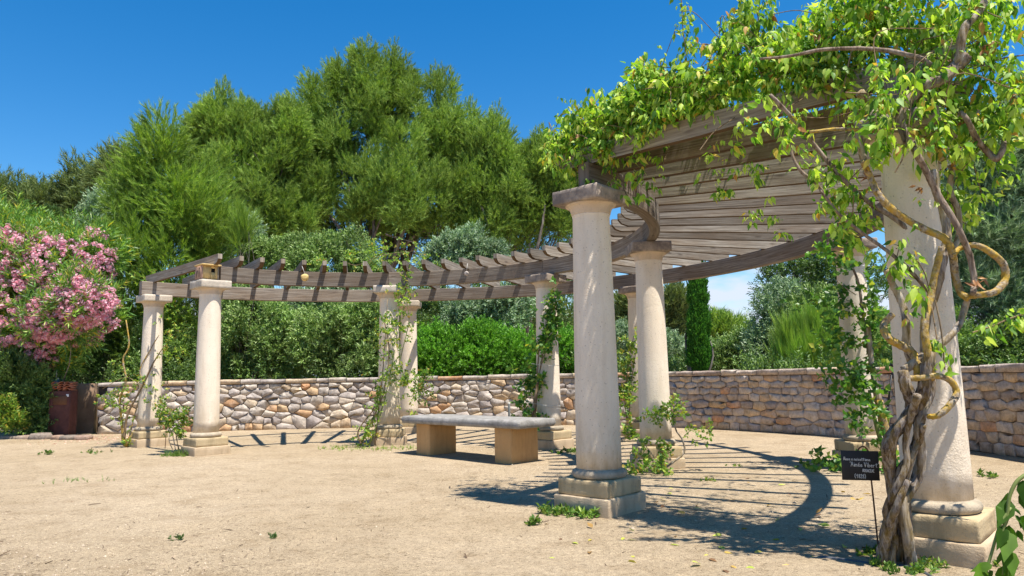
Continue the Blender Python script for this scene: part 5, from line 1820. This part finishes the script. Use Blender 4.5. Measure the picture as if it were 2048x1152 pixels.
def flat_leaves(name, P, rg, smin, smax, mat, curl=.35, z=.004):
    n = rg.normal(0, curl, (len(P), 3)) + [0, 0, 1]
    d = rg.normal(0, 1, (len(P), 3)); d[:, 2] *= .15
    V, F = scatter(LEAF_V * np.array([1, 1, 1]), LEAF_F, P + [0, 0, z], basis(d, n), rg.uniform(smin, smax, len(P)))
    V[:, 2] = np.maximum(V[:, 2], .002)
    return new_mesh(name, V, F)
def litter():
    rg = np.random.default_rng(70)
    P = np.array([gnd(rg.uniform(-20, 195) if rg.random() < .8 else rg.uniform(190, 260), rg.normal(876, 4) if rg.random() < .8 else rg.uniform(866, 890)) for _ in range(1500)])
    tag(obj('petal_litter', flat_leaves('petal_litter', P, rg, .03, .06, None), m_leaf('faded_petal', [(0, (.30, .13, .10)), (.5, (.45, .26, .22)), (.8, (.55, .38, .32)), (1, (.25, .14, .06))], .2)), 'faded pink petals and dry leaves strewn along the left bed', 'leaf litter', kind='stuff')
    # dry bits all over the sand
    V, F, n = [], [], 0
    P = []
    while len(P) < 7000:
        x, y = rg.uniform(-100, 2150), 1152 - 290 * rg.random() ** 1.6
        g = gnd(x, y)
        if rg.random() < .35 + .65 * (vnoise(np.array([g[0]]), np.array([g[1]]), 9, .6)[0] + .5):
            P.append(g)
    for k in range(5):                                # litter gathers round the column feet
        for r in (RI, RO):
            c = polar(r, ANG[k])
            for _ in range(150):
                a, d = rg.uniform(0, 6.28), .36 + rg.exponential(.16)
                P.append(c + np.array([math.cos(a), math.sin(a), 0]) * d)
    P = np.array(P)
    tv, tf = np.array([[-1, -.12, 0], [1, -.1, 0], [1, .1, .05], [-1, .12, .05], [0, 0, .12]], dtype=float), np.array([(0, 1, 4), (1, 2, 4), (2, 3, 4), (3, 0, 4)])
    d = rg.normal(0, 1, (len(P), 3)); d[:, 2] *= .1
    V, F = scatter(tv, tf, P + [0, 0, .004], basis(d, np.tile([0, 0, 1.0], (len(P), 1)) + rg.normal(0, .2, (len(P), 3))), np.exp(rg.normal(-4.85, .6, len(P))))
    tag(obj('dry_debris', new_mesh('dry_debris', V, F), M['debris']), 'small dark dry bits of twig and leaf scattered on the sand', 'debris', kind='stuff')
    Q = []
    while len(Q) < 9000:
        x, y = rg.uniform(-50, 2100), 1165 - 270 * rg.random() ** 2.2
        Q.append(gnd(x, y))
    Q = np.array(Q)
    tv = np.array([[1, 0, 0], [-.5, .87, 0], [-.5, -.87, 0], [.1, .1, .8], [-.3, .1, .6]], dtype=float)
    tf = np.array([(0, 1, 3), (1, 4, 3), (1, 2, 4), (2, 0, 3), (2, 3, 4)])
    d = rg.normal(0, 1, (len(Q), 3)); d[:, 2] = 0
    V, F = scatter(tv, tf, Q, basis(d, np.tile([0, 0, 1.0], (len(Q), 1))), np.exp(rg.normal(-5.5, .45, len(Q))))
    tag(obj('grit', new_mesh('grit', V, F), M['pebble']), 'pale grit and tiny pebbles lying on the sand', 'gravel', kind='stuff')
litter()
def fallen():
    rg = np.random.default_rng(71)
    one = new_mesh('fallen_leaf', LEAF_V * np.array([1, 1, .8]), LEAF_F)
    one.materials.append(M['fallen'])
    k = 0
    spots = [(1185, 1058), (1183, 1082), (1370, 1030), (1315, 1008), (1505, 1028), (1440, 1096), (1580, 1134), (1632, 1030), (1717, 1003), (1622, 1118), (1690, 1095), (1540, 1012), (1255, 1082), (1415, 1112), (1448, 1108), (1090, 1050), (1270, 1118),
             (1120, 1080), (1600, 1060), (1660, 1055), (1560, 1082), (1495, 1060), (1350, 1075), (1730, 1120), (1955, 1078), (1800, 1110), (1645, 1128), (1575, 990), (1600, 1000), (1690, 985), (1745, 990), (1770, 1140), (1725, 1100), (1395, 1012)]
    for _ in range(46):
        spots.append((rg.uniform(1080, 1780), rg.uniform(960, 1150)))
    for x, y in spots:
        g = gnd(x, y)
        o = obj('fallen_leaf', one, None, None, (g[0], g[1], .012))
        o.rotation_euler = (rg.normal(0, .35), rg.normal(0, .35), rg.uniform(0, 6.28))
        s = rg.uniform(.055, .10)
        o.scale = (s, s, s)
        tag(o, 'small fallen leaf lying flat on the sand under the vine', 'leaf', 'fallen leaves on the sand')
fallen()

# ---- weeds
T_WEED = [leaf_sprig(9, .06, .06, .026, 1.05, trg) for _ in range(3)]
T_BLADE = [needle_tuft(9, .13, .008, .55, .02, trg) for _ in range(3)]
def weed(label, spots, seed, n, s, tm, mat='weed', smax=1.3):
    rg = np.random.default_rng(seed)
    g0 = gnd(*spots[0]); root = np.array([g0[0], g0[1], 0])
    P = []
    for x, y in spots:
        c = gnd(x, y)
        P.append(c + rg.normal(0, 1, (n, 3)) * [s, s * .8, 0] + [0, 0, .008])
    P = np.concatenate(P)
    D = unit(rg.normal(0, .6, (len(P), 3)) + [0, 0, .8])
    o = crown('weed_tuft', M[mat], None, root, P, D, tm, rg, .35, smax * .8)
    o.location = root
    tag(o, label, 'weed', 'weeds on the sand', 'stuff' if len(spots) > 1 else None)
weed('grassy green tuft at the foot of the thin rose between the left columns', [(340, 914), (352, 913), (365, 912), (378, 912)], 1, 26, .13, T_BLADE)
weed('little green weed alone on the sand at far left', [(97, 909)], 2, 12, .07, T_WEED)
weed('flat green weed on the sand in front of the left end column', [(186, 907)], 3, 12, .09, T_WEED)
weed('row of leafy weeds along the front foot of the tall nearest inner column', [(1088, 1028), (1110, 1028), (1130, 1030), (1152, 1034), (1175, 1036)], 4, 12, .055, T_WEED)
weed('small weed just in front of the weeds at the nearest inner column', [(1068, 1052)], 5, 10, .035, T_WEED)
weed('green weeds between the plant sign and the big vine', [(1738, 1115), (1757, 1110), (1775, 1100), (1760, 1138)], 6, 8, .035, T_WEED, smax=1.0)
weed('leafy weeds at the front right foot of the big vine', [(1860, 1135), (1885, 1140), (1905, 1130), (1850, 1150), (1925, 1128), (1810, 1150), (1785, 1142)], 7, 8, .05, T_WEED, smax=.9)
weed('tiny weed by the right corner of the nearest outer column', [(1978, 1130)], 8, 10, .03, T_WEED, smax=.8)
weed('weed on the sand right of the nearest outer column', [(1978, 955)], 9, 12, .07, T_WEED)
weed('dry grass patch in front of the climbing rose columns', [(680, 897), (720, 899), (770, 900), (820, 898)], 10, 40, .22, T_BLADE, 'rose_leaf', .8)
weed('low weeds right of the bench by the third column', [(1130, 906), (1150, 908), (1170, 905)], 11, 16, .10, T_WEED)
weed('tiny dark weed in the open sand, left one of the lower two', [(353, 1081)], 12, 7, .02, T_WEED, 'dark_shrub', .6)
weed('tiny dark weed in the open sand, right one of the lower two', [(541, 1077)], 13, 7, .02, T_WEED, 'dark_shrub', .6)
weed('thin green weeds left of the creeper column', [(1640, 930), (1660, 932), (1620, 938)], 14, 16, .08, T_WEED)
weed('small weed right of the bench leg in the beam shadow', [(1250, 960), (1262, 948)], 15, 10, .06, T_WEED)
weed('sparse weeds in the sand between the second and the creeper column', [(1420, 965), (1465, 935)], 16, 7, .06, T_WEED, 'rose_leaf', .8)
weed('sparse dry sprigs on the sand at the left', [(130, 965), (155, 962), (205, 962)], 17, 9, .12, T_BLADE, 'olive', .6)

# ---- the wood far behind, read as one mass
def far_wood():
    rg = np.random.default_rng(90)
    lob = []
    for x in np.arange(-260, 1260, 75):
        Y = rg.uniform(44, 50)
        lob.append(blob(x, rg.uniform(690, 720), 70, rg.uniform(75, 110), Y, .6))
    for x in np.arange(1220, 2300, 90):
        lob.append(blob(x, rg.uniform(735, 745), 70, rg.uniform(24, 40), 62, .6))
    P, D = fill(lob, 620, 1.2, 30, rg, shell=.4)
    o = crown('far_wood', M['far_pine'], None, np.zeros(3), P, D, T_FARPINE, rg, 1.0, 1.6)
    tag(o, 'dark far off wood seen between and under the nearer trees', 'wood', kind='stuff')
far_wood()

def undergrowth():
    rg = np.random.default_rng(91)
    lob = []
    for a in np.arange(-14, 104, 3.2):
        if 44 < a < 53:
            continue
        r = rg.uniform(10.4, 11.3)
        p = polar(r, a)
        lob.append((np.array([p[0], p[1], rg.uniform(.6, .9)]), np.array([.75, .75, rg.uniform(.6, .95)])))
    for x in np.arange(-4.5, -13, -.7):
        lob.append((np.array([x, rg.uniform(19.3, 20.2), rg.uniform(.6, 1.0)]), np.array([.8, .7, rg.uniform(.7, 1.1)])))
    P, D = fill(lob, 560, .3, 30, rg, shell=.3, under=-2)
    o = crown('undergrowth', M['shrub'], None, np.zeros(3), P, D, T_SHRUB, rg, .9, 1.5)
    tag(o, 'low tangled undergrowth growing right behind the stone wall', 'undergrowth', kind='stuff')
undergrowth()
